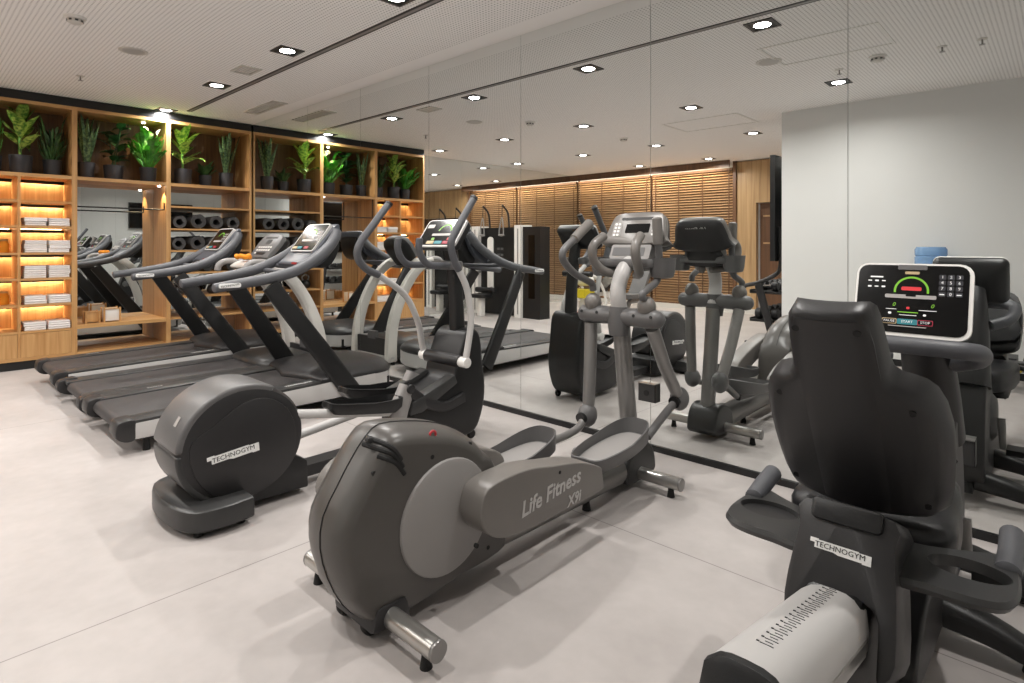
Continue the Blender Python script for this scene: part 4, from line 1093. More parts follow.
    LG = {-1: [(-.76, 1.312), (-.70, 1.352), (-.622, 1.40)], 1: [(-.475, 1.285), (-.48, 1.35), (-.486, 1.42)]}
    LL = {-1: [(-.59, .85), (-.60, .62), (-.616, .385)], 1: [(-.555, .85), (-.43, .64), (-.285, .455)]}
    for s in (-1, 1):
        x = X+s*.168
        part('pivot_ball', G().ball((x, hy-.005, hz+.062), .048, (1, 1, 1.12), 12), M['taupelight'], r)
        lv = part('hand_lever', G().tube(cat([(x, a, b) for a, b in LU[s]], 5), .0195, 14), M['grey'], r)
        part('lever_grip', G().tube([(x, a, b) for a, b in LG[s]], .0265, 14), M['taupelight'], lv)
        la = part('lower_arm', G().tube([(x+s*.012, a, b) for a, b in LL[s]], [.036, .035, .033], 18, rnd=False), M['steelpaint'], r)
        jy, jz = (-.625, .345) if s < 0 else (-.262, .43)
        kn = part('knuckle', G().ball((x+s*.012, jy, jz), .060, (.85, 1, 1.1), 12), M['grey'], r)
        part('bearing', G().cyl((x+s*.012, jy-.064, jz-.01), (x+s*.012, jy-.02, jz), .032, n=18), M['black'], kn)
        py = -1.27 if s < 0 else -.835
        part('pedal_link', G().tube(cat([(x+s*.01, jy-.02, jz-.005), (x, jy-.13, jz-.055), (x-s*.01, py+.25 if s < 0 else py+.27, .285)], 4), .021, 14), M['steelpaint'] if s < 0 else M['grey'], r)
        # pedal dish
        xp = X+s*.125
        base = cat([(-.235, -.075), (-.245, 0), (-.225, .08), (-.05, .112), (.14, .10), (.225, .06), (.24, 0), (.225, -.06), (.14, -.10), (-.05, -.112)], 4, True)
        zc = .275
        def pt(a, b, h): return (xp+b, py+a, zc+h+.10*a)
        rim = lambda a: .052+.03*max(0, a)/.24
        rings = [[pt(a*.5, b*.5, -.012) for a, b in base], [pt(a*.92, b*.92, -.012) for a, b in base], [pt(a, b, 0) for a, b in base], [pt(a*1.01, b*1.02, rim(a)) for a, b in base], [pt(a*.985, b*.965, rim(a)+.002) for a, b in base], [pt(a*.955, b*.93, .008) for a, b in base], [pt(a*.5, b*.5, .006) for a, b in base]]
        pd = part('pedal', G().loft(rings), M['grey'], r, sharp=50)
        part('pad', G().loft([[pt(a*.90, b*.86, .0075) for a, b in base], [pt(a*.89, b*.85, .011) for a, b in base], [pt(a*.3, b*.3, .0112) for a, b in base]]), M['lightgrey'], pd, label='pale tread pad')
        part('pedal_bar', G().tube(cat([(xp, py+.16, .250), (xp+s*.012, -1.30 if s > 0 else -1.5, .222), (X+s*.175, -1.45 if s > 0 else -1.62, .26)], 5), [(.022, .016)]*11, sec=RSEC, rnd=False, up=(0, 0, 1)), M['dark2'], r)
    # fixed handles
    FH = [(-.56, 1.330), (-.63, 1.285), (-.645, 1.235), (-.615, 1.175), (-.55, 1.13), (-.46, 1.118)]
    for s in (-1, 1):
        xs = [X+s*.115, X+s*.13, X+s*.135, X+s*.13, X+s*.10, X+s*.03]
        part('fixed_handle', G().tube(cat([(xs[i], a, b) for i, (a, b) in enumerate(FH)], 5), .0245, 14), M['taupelight'], r)
    # console on its tray
    ex = V(1, 0, 0); ey = V(0, .42, .907).normalized(); ez = ex.cross(ey); c0 = V(X+.0, -.42, 1.375)
    out = [(-.19, -.095), (.19, -.095), (.185, -.04), (.165, .05), (.14, .088), (.07, .097), (-.07, .097), (-.14, .088), (-.165, .05), (-.185, -.04)]
    o2 = cat(out, 3, True)
    g = G().loft([[c0+ex*u*s_+ey*v*s_+ez*d for u, v in o2] for s_, d in ((.95, .004), (1, -.004), (1, -.045), (.97, -.05))])
    cs = part('console', g, M['taupelight'], r, sharp=50)
    part('back_shell', G().loft([[c0+ex*u*s_+ey*(v*s_+o_)+ez*d for u, v in o2] for s_, o_, d in ((1.0, 0, -.05), (.96, 0, -.075), (.80, -.02, -.10), (.5, -.05, -.115), (.2, -.06, -.118))]), M['dark'], cs, sharp=60, label='dark rear shell')
    part('lower_shell', G().loft([[c0+ex*u*s_+ey*(v*.62-.15)+ez*d for u, v in o2] for s_, d in ((.72, -.055), (.74, -.08), (.5, -.11))]), M['dark'], cs, sharp=60)
    def pl(name, cx, cy, w_, h_, m, d0=.004, d1=.0055, rr=.006, lab=None, par=None): return part(name, G().prism(rrect(w_, h_, rr, 4), d0, d1, fn=lambda u, v, q: c0+ex*(u+cx)+ey*(v+cy)+ez*q), M[m], par or cs, label=lab)
    pl('reading_ledge', 0, .055, .20, .016, 'dark'); pl('display', .015, -.005, .15, .055, 'screen', lab='dark display'); pl('key_field', -.115, -.01, .055, .09, 'lightgrey'); pl('key_field', .125, -.005, .045, .08, 'lightgrey')
    g = G()
    for j in range(4):
        for k in range(2):
            for bx_ in (-.127, .116): 
                cx, cy = bx_+.022*k, .022-.022*j
                g.prism(rrect(.014, .012, .003, 2), .0056, .007, fn=lambda u, v, q, cx=cx, cy=cy: c0+ex*(u+cx)+ey*(v+cy)+ez*q)
    part('key_pad', g, M['white'], cs, label='white keys')
    pl('lower_panel', 0, -.145, .25, .085, 'lightgrey', -.06, .0, .012); pl('label_panel', -.01, -.145, .20, .05, 'grey', .0, .0015, .004)
    text('lettering', 'Life Fitness', .032, c0-ez*.10+ey*.055, (-1, 0, 0), ey, M['silver'], cs, shear=.25)
    # tray with bottle cups at both sides
    g = G().prism(rrect(.34, .16, .03, 4, X, -.47), 1.16, 1.205, 'z', .012)
    tr = part('tray', g, M['grey'], r)
    for s in (-1, 1):
        pl_ = [(X+s*.185+a, -.46+b) for a, b in rrect(.12, .13, .035, 5)]
        cx, cy = X+s*.185, -.46
        rings = [[(cx+(x-cx)*k, cy+(y-cy)*k, z) for x, y in pl_] for k, z in ((.62, 1.105), (.80, 1.11), (.92, 1.14), (1, 1.205), (1.03, 1.212), (.95, 1.212), (.90, 1.20), (.82, 1.14), (.3, 1.135))]
        part('bottle_cup', G().loft(rings), M['grey'], r)
    return r
taupe_trainer()

# ------------------------------------------------------------------ recumbent bike
def bike():
    X = 7.38
    r = thing('recumbent_bike', 'black recumbent exercise bike with a stepped backrest and lit console', 'exercise bike', (X, -1.4, 0))
    # seat rail: pale sloping beam with a printed scale, dark end cap
    d = V(0, .50, -.092).normalized(); up = V(1, 0, 0).cross(d); a0 = V(X-.003, -2.30, .52)
    sec = [(-.068, -.05), (.068, -.05), (.072, 0), (.066, .045), (.045, .062), (.026, .067), (0, .068), (-.026, .067), (-.045, .062), (-.066, .045), (-.072, 0)]
    def along(t): return [a0+d*t+V(1, 0, 0)*u+up*v for u, v in sec]
    rl = part('seat_rail', G().loft([along(.012), along(.53)]), M['silver'], r, sharp=50, label='pale sloping seat rail')
    part('end_cap', G().loft([[a0+d*t+V(1, 0, 0)*u*s+up*v*s for u, v in sec] for t, s in ((-.012, .85), (-.006, 1.0), (.012, 1.03))]), M['black'], rl)
    part('side_groove', G().loft([[a0+d*t+V(1, 0, 0)*u+up*v for u, v in ((.066, -.03), (.0745, -.03), (.0745, -.008), (.066, -.008))] for t in (.02, .52)]), M['alu'], rl)
    g = G()
    for k in range(34):
        q = a0+d*(.10+.0125*k)+up*.0682+V(.0, 0, 0)
        w_ = .014 if k % 2 else .024
        g.box(q, (w_, .0016, .0012))
        if k % 2 == 0: g.box(q+V(-.016, .002, .0), (.005, .003, .0012))
    part('scale', g, M['badgeink'], rl, label='printed height scale')
    part('rail_support', G().prism([(-1.97, .40), (-1.72, .52), (-1.30, .42), (-1.30, .10), (-1.52, .06), (-1.66, .06), (-1.74, .28)], X-.06, X+.06, 'x', .015), M['black'], r)
    # carriage shroud behind the seat, with name badge
    n = V(0, -.905, .425).normalized(); u2 = V(0, .425, .905); u2 = (u2-n*u2.dot(n)).normalized()
    c0 = V(X+.008, -1.735, .535)
    out = cat([(-.095, .125), (.095, .125), (.10, .06), (.112, -.05), (.118, -.16), (.10, -.20), (.085, -.20), (.08, -.095), (.05, -.064), (-.05, -.064), (-.08, -.095), (-.085, -.125), (-.11, -.13), (-.112, -.05), (-.10, .06)], 2, True)
    cr = part('carriage_shroud', G().prism([tuple(p) for p in out], -.16, .02, fn=lambda a, b, q: c0+V(1, 0, 0)*a+u2*b+n*q, bev=.012), M['dark'], r)
    badge(cr, c0+n*.0205+u2*.026+V(-.006, 0, 0), (1, 0, 0), u2, .128)
    part('hinge_cover', G().prism(rrect(.15, .05, .012, 4), -.03, .032, fn=lambda a, b, q: c0+V(1, 0, 0)*a+u2*(b+.108)+n*q, bev=.006), M['black'], cr)
    # backrest: narrow head, wide stepped shoulders, leaning back
    b0 = V(X-.010, -1.505, .60); bt = V(X-.012, -1.80, 1.135)
    bu = (bt-b0).normalized(); bn = V(1, 0, 0).cross(bu)          # bn points to the rear of the bike
    if bn.y > 0: bn = -bn
    Lb = (bt-b0).length; KB = Lb/.647
    prof = [(.150, .0), (.168, .004), (.182, .014), (.192, .03), (.200, .08), (.206, .16), (.206, .25), (.198, .32), (.184, .368), (.165, .396), (.140, .414), (.118, .426), (.106, .44), (.102, .46), (.098, .52), (.093, .59), (.088, .62), (.078, .638), (.066, .645), (.052, .647)]
    prof = [(a, b*KB) for a, b in prof]
    def bow(a): return -.055*(abs(a)/.21)**2
    rings = []
    for a, b in prof:
        end = min(1, min(b, Lb-b)/.03); e2 = .45+.55*math.sqrt(max(0, 1-(1-end)**2))
        q = []
        for k in range(15):                       # rear face, rounded at both rims
            t = -1+2*k/14; rim = math.sqrt(max(0, 1-max(0, (abs(t)-.80)/.20)**2))
            q.append(b0+V(1, 0, 0)*(a*t)+bu*b+bn*(bow(a*t)+.026*rim*e2))
        for k in range(15):
            t = 1-2*k/14
            q.append(b0+V(1, 0, 0)*(a*t*.985)+bu*b+bn*(bow(a*t)-.055*e2))
        rings.append(q)
    bk = part('backrest', G().loft(rings), M['dark'], r, sharp=55, label='charcoal backrest shell')
    cr_ = []
    for a, b in ((.080, .02), (.088, .028), (.090, .06), (.092, .2), (.093, .35), (.092, .45), (.088, .56), (.082, .615), (.074, .630)):
        q = []
        for k in range(11):
            t = -1+2*k/10; rim = math.sqrt(max(0, 1-max(0, (abs(t)-.86)/.14)**2))
            q.append(b0+V(1, 0, 0)*(a*t)+bu*(b*KB)+bn*(bow(a*t)+.019+.0095*rim))
        for k in range(11):
            t = 1-2*k/10; q.append(b0+V(1, 0, 0)*(a*t*.99)+bu*(b*KB)+bn*(bow(a*t)+.0))
        cr_.append(q)
    part('centre_panel', G().loft(cr_), M['dark'], bk, sharp=55)
    for a, b in ((.062, .60), (-.066, .60), (.142, .36), (-.146, .36), (.150, .05), (-.150, .05)):
        q = b0+V(1, 0, 0)*a+bu*(b*KB)+bn*((.0283 if abs(a) < .07 else .0258)+bow(a))
        part('screw', G().cyl(q-bn*.01, q+bn*.0016, .0085, n=12), M['rubber'], bk)
    g = G()
    prf = [tuple(p) for p in cat([(-.175, .05), (.175, .05), (.185, .2), (.175, .32), (.10, .42), (.08, .55), (.06, .58), (-.06, .58), (-.08, .55), (-.10, .42), (-.175, .32), (-.185, .2)], 2, True)]
    g.loft([[b0+V(1, 0, 0)*a*s+bu*(.28+(b*.95-.28)*s)+bn*(dp+bow(a*s*.98)) for a, b in prf] for s, dp in ((1, -.058), (.98, -.085), (.85, -.10), (.4, -.105))])
    part('back_cushion', g, M['padding'], bk, sharp=55)
    # seat
    pl_ = [tuple(p) for p in cat([(X-.19, -1.46), (X-.20, -1.30), (X-.185, -1.12), (X-.12, -1.0), (X, -.975), (X+.11, -1.0), (X+.165, -1.12), (X+.18, -1.30), (X+.17, -1.46), (X, -1.49)], 4, True)]
    cx, cyy = X, -1.25
    st = part('seat_cushion', G().loft([[(cx+(x-cx)*s, cyy+(y-cyy)*s, z) for x, y in pl_] for s, z in ((.9, .445), (.99, .455), (1, .485), (.99, .505), (1, .512), (1, .54), (.96, .562), (.85, .572), (.4, .575))]), M['padding'], r, sharp=60)
    part('seat_base', G().prism(rrect(.30, .36, .05, 5, X, -1.27), .40, .447, 'z', .01), M['black'], r)
    # side trays with grips
    for s in (-1, 1):
        oo = [tuple(p) for p in cat([(.075, -1.70), (.16, -1.705), (.25, -1.70), (.298, -1.675), (.315, -1.61), (.31, -1.50), (.29, -1.42), (.22, -1.455), (.13, -1.50), (.075, -1.52)], 4, True)]
        o3 = [(X+s*a, b) for a, b in oo]
        # ring-shaped tray: outline lofted down to an oval recess
        cx, cyy = X+s*.20, -1.575
        def rad(pts, n=48):
            res = []
            for k in range(n):
                t = 2*PI*k/n; dx, dy = math.cos(t), math.sin(t); best = .05
                for i in range(len(pts)):
                    ax, ay = pts[i-1][0]-cx, pts[i-1][1]-cyy; bx_, by_ = pts[i][0]-cx, pts[i][1]-cyy
                    den = dx*(by_-ay)-dy*(bx_-ax)
                    if abs(den) < 1e-9: continue
                    tt = (ax*(by_-ay)-ay*(bx_-ax))/den; uu = (ax*dy-ay*dx)/den
                    if tt > 0 and -1e-6 <= uu <= 1+1e-6: best = max(best, tt)
                res.append((cx+dx*best, cyy+dy*best))
            return res
        R_ = rad(o3); ov = [(cx+s*.022+.078*math.cos(2*PI*k/48), cyy+.012+.052*math.sin(2*PI*k/48)) for k in range(48)]
        def sh(P, f, z): return [(cx+(x-cx)*f, cyy+(y-cyy)*f, z) for x, y in P]
        z0, z1 = .512, .538
        rr_ = [sh(R_, .93, z0), sh(R_, 1.0, z0+.015), sh(R_, 1.0, z1-.012), sh(R_, .95, z1), [(x, y, z1) for x, y in ov], [(cx+s*.022+(x-cx-s*.022)*.94, y, z1-.012) for x, y in ov], [(cx+s*.022+(x-cx-s*.022)*.92, y, z0) for x, y in ov]]
        g = G(); Rv = [[g.b.verts.new(p) for p in q] for q in rr_]+[]
        for i in range(len(Rv)):
            A, B = Rv[i], Rv[(i+1) % len(Rv)]
            for k in range(48): g.b.faces.new((A[k], A[(k+1) % 48], B[(k+1) % 48], B[k]))
        bmesh.ops.recalc_face_normals(g.b, faces=g.b.faces[:])
        ty = part('side_tray', g, M['dark2'], r, sharp=45)
        if s < 0:
            part('tray_floor', G().prism(ov, z0+.004, z0+.014, 'z'), M['dark'], ty)
        part('side_grip', G().tube([(X+s*.288, -1.50, .53), (X+s*.29, -1.42, .546), (X+s*.288, -1.345, .56)], .026, 16), M['railgrey'], r)
    # lower body
    pr = cat([(-.42, .10), (-.40, .34), (-.47, .55), (-.56, .64), (-.68, .62), (-.80, .50), (-.95, .38), (-1.12, .30), (-1.35, .20), (-1.40, .10), (-1.2, .07), (-.7, .06)], 4, True)
    bd = part('drive_shroud', G().prism(pr, X-.10, X+.10, 'x', .035, 4), M['dark'], r)
    part('crank_disc', G().lathe([(.001, -.125), (.10, -.12), (.125, -.10), (.125, .10), (.10, .12), (.001, .125)], (X, -.78, .36), 'x', 36), M['dark2'], bd)
    for s in (-1, 1):
        ang = -PI/2 if s > 0 else PI/2
        e = (X+s*.145, -.78+.16*math.cos(ang), .36+.16*math.sin(ang))
        part('crank_arm', G().tube([(X+s*.138, -.78, .36), e], [(.018, .010), (.014, .010)], sec=RSEC, rnd=False, up=(1, 0, 0)), M['steelpaint'], r)
        part('pedal', G().box((e[0]+s*.065, e[1], e[2]), (.10, .11, .03), .008), M['black'], r)
    # post, handlebar and console
    part('post', G().tube(cat([(X+.02, -.53, .56), (X+.02, -.60, .75), (X+.015, -.70, .93), (X+.01, -.77, 1.03)], 4), [(.085-.03*i/12, .095-.03*i/12) for i in range(13)], sec=rrect(2, 2, .8, 4), rnd=False, up=(0, 1, 0)), M['dark'], r)
    hb = [(X-.10, -.68, .86), (X-.17, -.74, .89), (X-.19, -.88, .932), (X-.16, -.96, .948), (X-.07, -.98, .952), (X+.07, -.98, .952), (X+.16, -.96, .948), (X+.19, -.88, .932), (X+.17, -.74, .89), (X+.10, -.68, .86)]
    part('handlebar', G().tube(cat(hb, 5), .028, 16), M['railgrey'], r)
    ex = V(1, -.03, 0).normalized(); ey = V(0, .30, .954); ey = (ey-ex*ey.dot(ex)).normalized(); ez = ex.cross(ey); c = V(X+.0, -.865, 1.092)
    def F(u, v, q): return c+ex*u+ey*v+ez*q
    W, Hh = .330, .248
    g = G().loft([[F(u*s, v*s2+o_, dd) for u, v in rrect(W, Hh, .035, 5)] for s, s2, o_, dd in ((1, 1, 0, .004), (1.02, 1.02, 0, -.006), (1.01, 1.0, 0, -.03), (.92, .88, -.01, -.06), (.6, .6, -.03, -.085), (.4, .4, -.04, -.088))])
    cs = part('console', g, M['black'], r, sharp=60)
    def pl(name, cx, cy, w_, h_, m, d0=.0062, d1=.0070, rr=.004, lab=None): return part(name, G().prism(rrect(w_, h_, min(rr, w_*.45, h_*.45), 4), d0, d1, fn=lambda u, v, q: F(u+cx, v+cy, q)), M[m], cs, label=lab)
    pl('display_frame', 0, 0, W+.008, Hh+.008, 'white', -.008, .0045, .037, 'white display frame'); pl('display', -.002, .002, W-.010, Hh-.010, 'screen', .004, .006, .030, 'glossy black display')
    pl('clip', 0, .113, .085, .017, 'grey', .0062, .0095)
    part('maker_badge', G().prism(rrect(.042, .010, .003, 2), .0062, .007, fn=lambda u, v, q: F(u, v+.094, q)), M['btncream'], cs)
    a = arc2(.0, .030, .051, -8, 188, 30); b = arc2(.0, .030, .0445, -8, 188, 30)
    part('speed_dial', G().prism(a+b[::-1], .0062, .0070, fn=F), M['ledgreen'], cs, label='green speed dial')
    pl('readout', 0, .038, .058, .013, 'ledred', lab='red readout')
    pl('print_band', -.002, .010, .148, .013, 'silverprint'); pl('print_band', 0, .0135, .03, .006, 'screen', .0071, .0075)
    g = G()
    for j in range(4):
        for k in range(3):
            cx, cy = .086+.023*k, .082-.0195*j
            g.prism(rrect(.019, .0165, .003, 2), .0062, .0072, fn=lambda u, v, q, cx=cx, cy=cy: F(u+cx, v+cy, q))
    part('key_pad', g, M['keys'], cs, label='dark number keys')
    lab_ = ['1', '2', '3', '4', '5', '6', '7', '8', '9', '', '0', '']
    for i, ch in enumerate(lab_):
        cx, cy = .086+.023*(i % 3), .082-.0195*(i//3)
        if ch: text('digit', ch, .014, F(cx, cy, .0075), ex, ey, M['ink'], cs, .0002)
        else: pl('key_print', cx, cy-.001, .014, .0035, 'ink', .0073, .0076)
    pl('print', -.105, .077, .040, .005, 'ink')
    for j in range(2):
        for k in range(3): pl('key_print', -.125+.021*k, .063-.021*j, .012, .006 if (j+k) % 2 else .004, 'ink')
    text('readout_digit', '0', .019, F(-.048, -.020, .0066), ex, ey, M['ledgreen'], cs, .0003, shear=.25)
    text('readout_digit', '0', .019, F(.062, -.020, .0066), ex, ey, M['ledgreen'], cs, .0003, shear=.25)
    pl('heart_lamp', -.006, -.030, .010, .008, 'ledred'); pl('level_bar', -.006, -.045, .060, .003, 'ledgreen'); pl('print', .05, -.036, .05, .002, 'ink'); pl('print', -.055, -.036, .032, .002, 'ink'); pl('print', -.005, -.055, .05, .002, 'ink'); pl('arrow_key', .042, -.052, .009, .007, 'ink'); pl('arrow_key', -.058, -.050, .010, .008, 'ink')
    for body, cx, w_, m in (('START', -.006, .058, 'btnteal'), ('STOP', .045, .044, 'btnred'), ('PAUSE', -.058, .044, 'btncream')):
        pl('key_rim', cx, -.078, w_, .019, m, .0062, .0070); pl('key_face', cx, -.078, w_-.005, .014, 'screen' if m != 'btnteal' else 'btnteal', .0071, .0075)
        text('key_lettering', body, .0115, F(cx, -.078, .0078), ex, ey, M['ink'], cs, .0002)
    pl('print', -.006, -.094, .11, .003, 'silverprint')
    # feet
    def stab(y, half, name):
        g = G()
        for s in (-1, 1):
            g.tube(cat([(X+s*.06, y, .11), (X+s*.22, y, .085), (X+s*half, y-.01, .05)], 4), [(.05-.022*i/8, .055-.012*i/8) for i in range(9)], sec=rrect(2, 2, .7, 3), rnd=True, up=(0, 0, 1))
        f = part(name, g, M['black'], r)
        for s in (-1, 1): part('levelling_foot', G().cyl((X+s*(half-.03), y, 0), (X+s*(half-.03), y, .035), .022, .014, 12), M['rubber'], f)
    stab(-.92, .34, 'middle_stabilizer'); stab(-.47, .30, 'front_stabilizer')
    part('base_beam', G().bx(X-.05, X+.05, -1.60, -.42, .045, .10, .012), M['black'], r)
    return r
bike()
# ------------------------------------------------------------------ the far side of the gym, seen in the mirrors
def cable_machine():
    x0, x1, y = -.34, .76, -4.45
    r = thing('cable_machine', 'black cable machine between two white columns beside the side mirror', 'weight machine', (.3, y, 0))
    for x, nm in ((x0, 'column'), (x1, 'column')):
        c = part(nm, G().bx(x-.085, x+.085, y-.14, y+.14, .0, 1.63, .02, 3), M['white'], r, label='white column')
        part('column_stripe', G().bx(x-.012, x+.012, y+.14, y+.146, .06, 1.57, .002), M['lightgrey'], c)
        part('cable_guide', G().cyl((x+.11, y+.10, .78), (x+.11, y+.22, .78), .022, n=14, bev=.004), M['steelpaint'], c)
    part('panel', G().bx(x0+.085, x1-.085, y-.10, y+.06, .02, 1.60, .012), M['black'], r)
    part('weight_tower', G().bx(x1+.085, x1+.48, y-.16, y+.10, .0, 1.60, .02, 3), M['black'], r)
    part('weight_window', G().bx(x1+.22, x1+.36, y+.10, y+.106, .35, 1.45, .004), M['screen'], r)
    part('pad_rail', G().prism([(.02+a, .15+b) for a, b in rrect(.15, .001+1.0, .07, 5, 0, .78)], y+.062, y+.10, 'y', .012), M['white'], r, label='white pad rail')
    g = G()
    for j in range(4):
        for k in range(2): g.bx(.18+.09*k, .24+.09*k, y+.06, y+.072, .86+.11*j, .90+.11*j, .004)
    part('grip_panel', g, M['grey'], r)
    part('roller', G().tube([(-.16, y+.26, .46), (.30, y+.26, .46)], .05, 16), M['padding'], r)
    part('roller_arm', G().tube([(.07, y+.06, .50), (.07, y+.26, .46)], .022, 10), M['steelpaint'], r)
    part('seat_post', G().prism(rrect(.11, .13, .03, 4, .10, y+.40), 0, .33, 'z', .01), M['white'], r)
    part('seat', G().prism(rrect(.34, .28, .06, 5, .10, y+.40), .33, .40, 'z', .02), M['padding'], r)
    for x, s in ((-.10, -1), (.40, 1)):
        part('cable_arm', G().tube(cat([(x, y-.02, 1.58), (x, y+.02, 1.86), (x, y+.16, 2.0)], 5), .018, 10), M['dark'], r)
        part('cable', G().tube([(x, y+.16, 2.0), (x, y+.17, 1.78)], .006, 6), M['black'], r)
        h = part('strap', G().tube(cat([(x, y+.17, 1.78), (x-.05, y+.17, 1.62), (x-.065, y+.17, 1.46), (x+.03, y+.17, 1.46), (x+.03, y+.17, 1.62)], 4, True), .010, 8, closed=True), M['lightgrey'], r)
        part('handle_grip', G().tube([(x-.075, y+.17, 1.46), (x+.045, y+.17, 1.46)], .018, 10), M['lightgrey'], h)
cable_machine()

def weight_bench(x, y, lab, frame, pad, inc):
    r = thing('weight_bench', lab, 'weight bench', (x, y, 0), 'benches in the far gym area')
    part('foot_bar', G().tube([(x-.28, y-.45, .04), (x+.28, y-.45, .04)], .035, 12), frame, r)
    part('foot_bar', G().tube([(x-.22, y+.45, .04), (x+.22, y+.45, .04)], .035, 12), frame, r)
    part('spine', G().tube([(x, y-.45, .06), (x, y-.15, .33), (x, y+.25, .33), (x, y+.45, .06)], [(.045, .03)]*4, sec=RSEC, rnd=False, up=(0, .3, 1)), frame, r)
    part('seat_pad', G().box((x, y+.25, .42), (.30, .36, .07), .025, 3), pad, r)
    c, s = math.cos(inc), math.sin(inc)
    part('back_pad', G().box((x, y+.06-.42*c, .42+.42*s), (.28, .80, .07), .025, 3, Matrix.Rotation(-inc, 3, 'X')), pad, r)
    part('strut', G().tube([(x, y-.25, .30), (x, y+.06-.5*c, .38+.5*s)], .02, 10), frame, r)
weight_bench(2.42, -5.55, 'grey incline weight bench standing on its own before the wooden blinds', M['steelpaint'], M['grey'], 1.0)
weight_bench(1.18, -6.3, 'white framed weight bench with dark pads beyond the yellow-padded machine', M['white'], M['padding'], .5)

def leg_machine(x, y):
    r = thing('leg_machine', 'white weight machine with a yellow pad near the wooden blinds', 'weight machine', (x, y, 0))
    part('base', G().prism(rrect(.5, .75, .06, 4, x, y), .03, .09, 'z', .01), M['offwhite'], r)
    for s in (-1, 1):
        part('foot', G().cyl((x+s*.2, y, 0), (x+s*.2, y, .03), .03, n=12), M['rubber'], r)
        part('frame', G().tube(cat([(x+s*.23, y-.34, .08), (x+s*.23, y-.28, .45), (x+s*.20, y-.05, .72), (x+s*.16, y+.2, .78)], 4), .025, 12), M['white'], r)
    part('yellow_pad', G().box((x, y+.08, .44), (.36, .34, .14), .04, 3), M['yellow'], r, label='yellow pad')
    part('seat_post', G().prism(rrect(.09, .12, .02, 3, x, y+.05), .09, .38, 'z'), M['offwhite'], r)
    part('counterweight_cover', G().ball((x-.04, y-.05, .66), .17, (1.15, .9, .62), 12), M['white'], r)
    part('roller', G().tube([(x-.30, y+.2, .78), (x+.30, y+.2, .78)], .05, 14), M['padding'], r)
    part('red_tag', G().bx(x+.12, x+.2, y+.375, y+.385, .1, .15), M['red'], r)
leg_machine(1.62, -5.1)

def dumbbell_rack():
    x, ya, yb = 5.02, -5.55, -4.32
    r = thing('dumbbell_rack', 'black two-tier dumbbell rack under the tall black screen', 'dumbbell rack', (x, (ya+yb)/2, 0))
    for yy in (ya, yb):
        part('end_frame', G().tube(cat([(x+.16, yy, 1.50), (x+.17, yy, 1.22), (x+.17, yy, 1.0), (x+.10, yy, .90), (x-.10, yy, .80), (x-.26, yy, .755), (x-.29, yy, .70)], 5), .026, 12), M['dark'], r)
        part('upright', G().tube([(x-.10, yy, .79), (x+.10, yy, .04)], [(.045, .025)]*2, sec=RSEC, rnd=False, up=(1, 0, 0)), M['dark'], r)
        part('foot', G().bx(x-.26, x+.24, yy-.03, yy+.03, .0, .05, .01), M['black'], r)
        part('grip', G().tube([(x+.16, yy, 1.33), (x+.16, yy, 1.50)], .031, 12), M['padding'], r)
    for z in (.30, .66):
        part('tray', G().prism([(x-.22, z), (x+.17, z), (x+.17, z+.05), (x+.15, z+.05), (x+.15, z+.03), (x-.20, z+.03), (x-.20, z+.05), (x-.22, z+.05)], ya+.03, yb-.03, 'y', .004), M['black'], r)
    return r
dumbbell_rack()
def dumbbell(x, y, z, R, lab):
    r = thing('dumbbell', lab, 'dumbbell', (x, y, z), 'dumbbells on the black rack')
    for s, nm in ((-1, 'head'), (1, 'head')):
        part(nm, G().lathe([(.001, -.04), (R*.8, -.04), (R, -.028), (R, .028), (R*.8, .04), (.001, .04)], (x+s*.10, y, z+R), 'x', 20), M['dark'], r)
    part('grip', G().cyl((x-.065, y, z+R), (x+.065, y, z+R), .016, n=12), M['chrome'], r)
pos = ['nearest the mirrors', 'second from the mirror end', 'third from the mirror end', 'fourth from the mirror end', 'fifth from the mirror end', 'farthest from the mirrors']
for k in range(6):
    yy = -4.46-.19*k
    dumbbell(4.985, yy, .6905, .062, 'black dumbbell on the upper tier of the rack, '+pos[k])
    dumbbell(4.985, yy, .3305, .070, 'black dumbbell on the lower tier of the rack, '+pos[k])

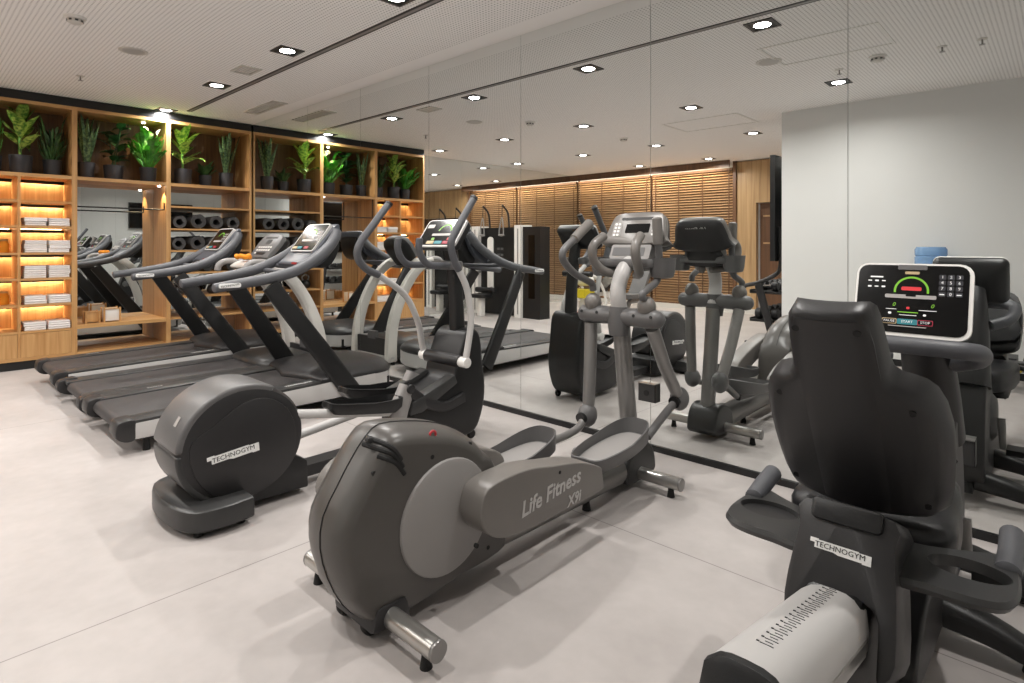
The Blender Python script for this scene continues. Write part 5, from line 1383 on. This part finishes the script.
def water_cooler(x, y):
    m = bpy.data.materials.new('blue_water_bottle'); m.use_nodes = True
    p = m.node_tree.nodes['Principled BSDF']; p.inputs['Base Color'].default_value = lin('#9fc4ea'); p.inputs['Roughness'].default_value = .12
    p.inputs['Transmission Weight'].default_value = .55; p.inputs['IOR'].default_value = 1.2
    r = thing('water_cooler', 'water cooler with an upturned blue bottle against the white wall', 'water cooler', (x, y, 0))
    part('cabinet', G().prism(rrect(.30, .30, .03, 5, x, y), .0, .92, 'z', .012), M['offwhite'], r)
    part('tap_bay', G().bx(x-.10, x+.10, y+.15, y+.158, .60, .82, .004), M['dark'], r)
    for s, m2 in ((-1, 'red'), (1, 'btnteal')): part('tap', G().cyl((x+s*.045, y+.158, .76), (x+s*.045, y+.20, .75), .012, n=10), M[m2], r)
    part('bottle', G().lathe([(.05, .92), (.06, .955), (.125, .985), (.136, 1.01), (.136, 1.06), (.128, 1.07), (.136, 1.08), (.136, 1.16), (.128, 1.17), (.136, 1.18), (.136, 1.235), (.12, 1.26), (.001, 1.262)], (x, y, 0), n=32), m, r, label='blue water bottle')
water_cooler(6.79, -3.86)

def ab_bench(x, y):
    r = thing('weight_bench', 'low black padded bench on the floor by the white wall', 'weight bench', (x, y, 0), 'benches by the white wall')
    part('seat_pad', G().box((x-.14, y, .27), (.36, .28, .06), .025, 3), M['padding'], r)
    part('back_pad', G().box((x+.34, y, .25), (.52, .26, .06), .025, 3, Matrix.Rotation(.08, 3, 'Y')), M['padding'], r)
    part('roller', G().tube([(x-.40, y-.15, .30), (x-.40, y+.15, .30)], .04, 14), M['padding'], r)
    part('spine', G().bx(x-.40, x+.5, y-.03, y+.03, .17, .22, .01), M['steelpaint'], r)
    for dx in (-.28, .42): part('foot_bar', G().bx(x+dx-.03, x+dx+.03, y-.22, y+.22, .0, .05, .012), M['black'], r)
    for dx in (-.28, .42): part('post', G().bx(x+dx-.025, x+dx+.025, y-.025, y+.025, .05, .18), M['black'], r)
    part('knob', G().ball((x+.05, y+.06, .19), .025), M['yellow'], r, label='yellow adjuster knob')
ab_bench(7.42, -3.52)
# ------------------------------------------------------------------ render look
scene.view_settings.view_transform = 'Standard'; scene.view_settings.look = 'None'
scene.view_settings.gamma = 1; scene.view_settings.use_curve_mapping = False
scene.view_settings.exposure = -0.16
w = bpy.data.worlds.new('world'); scene.world = w; w.use_nodes = True
w.node_tree.nodes['Background'].inputs[0].default_value = (.03, .03, .03, 1)
cy = scene.cycles
cy.use_denoising = True; cy.max_bounces = 14; cy.diffuse_bounces = 8; cy.glossy_bounces = 9; cy.sample_clamp_indirect = 10; cy.blur_glossy = .6
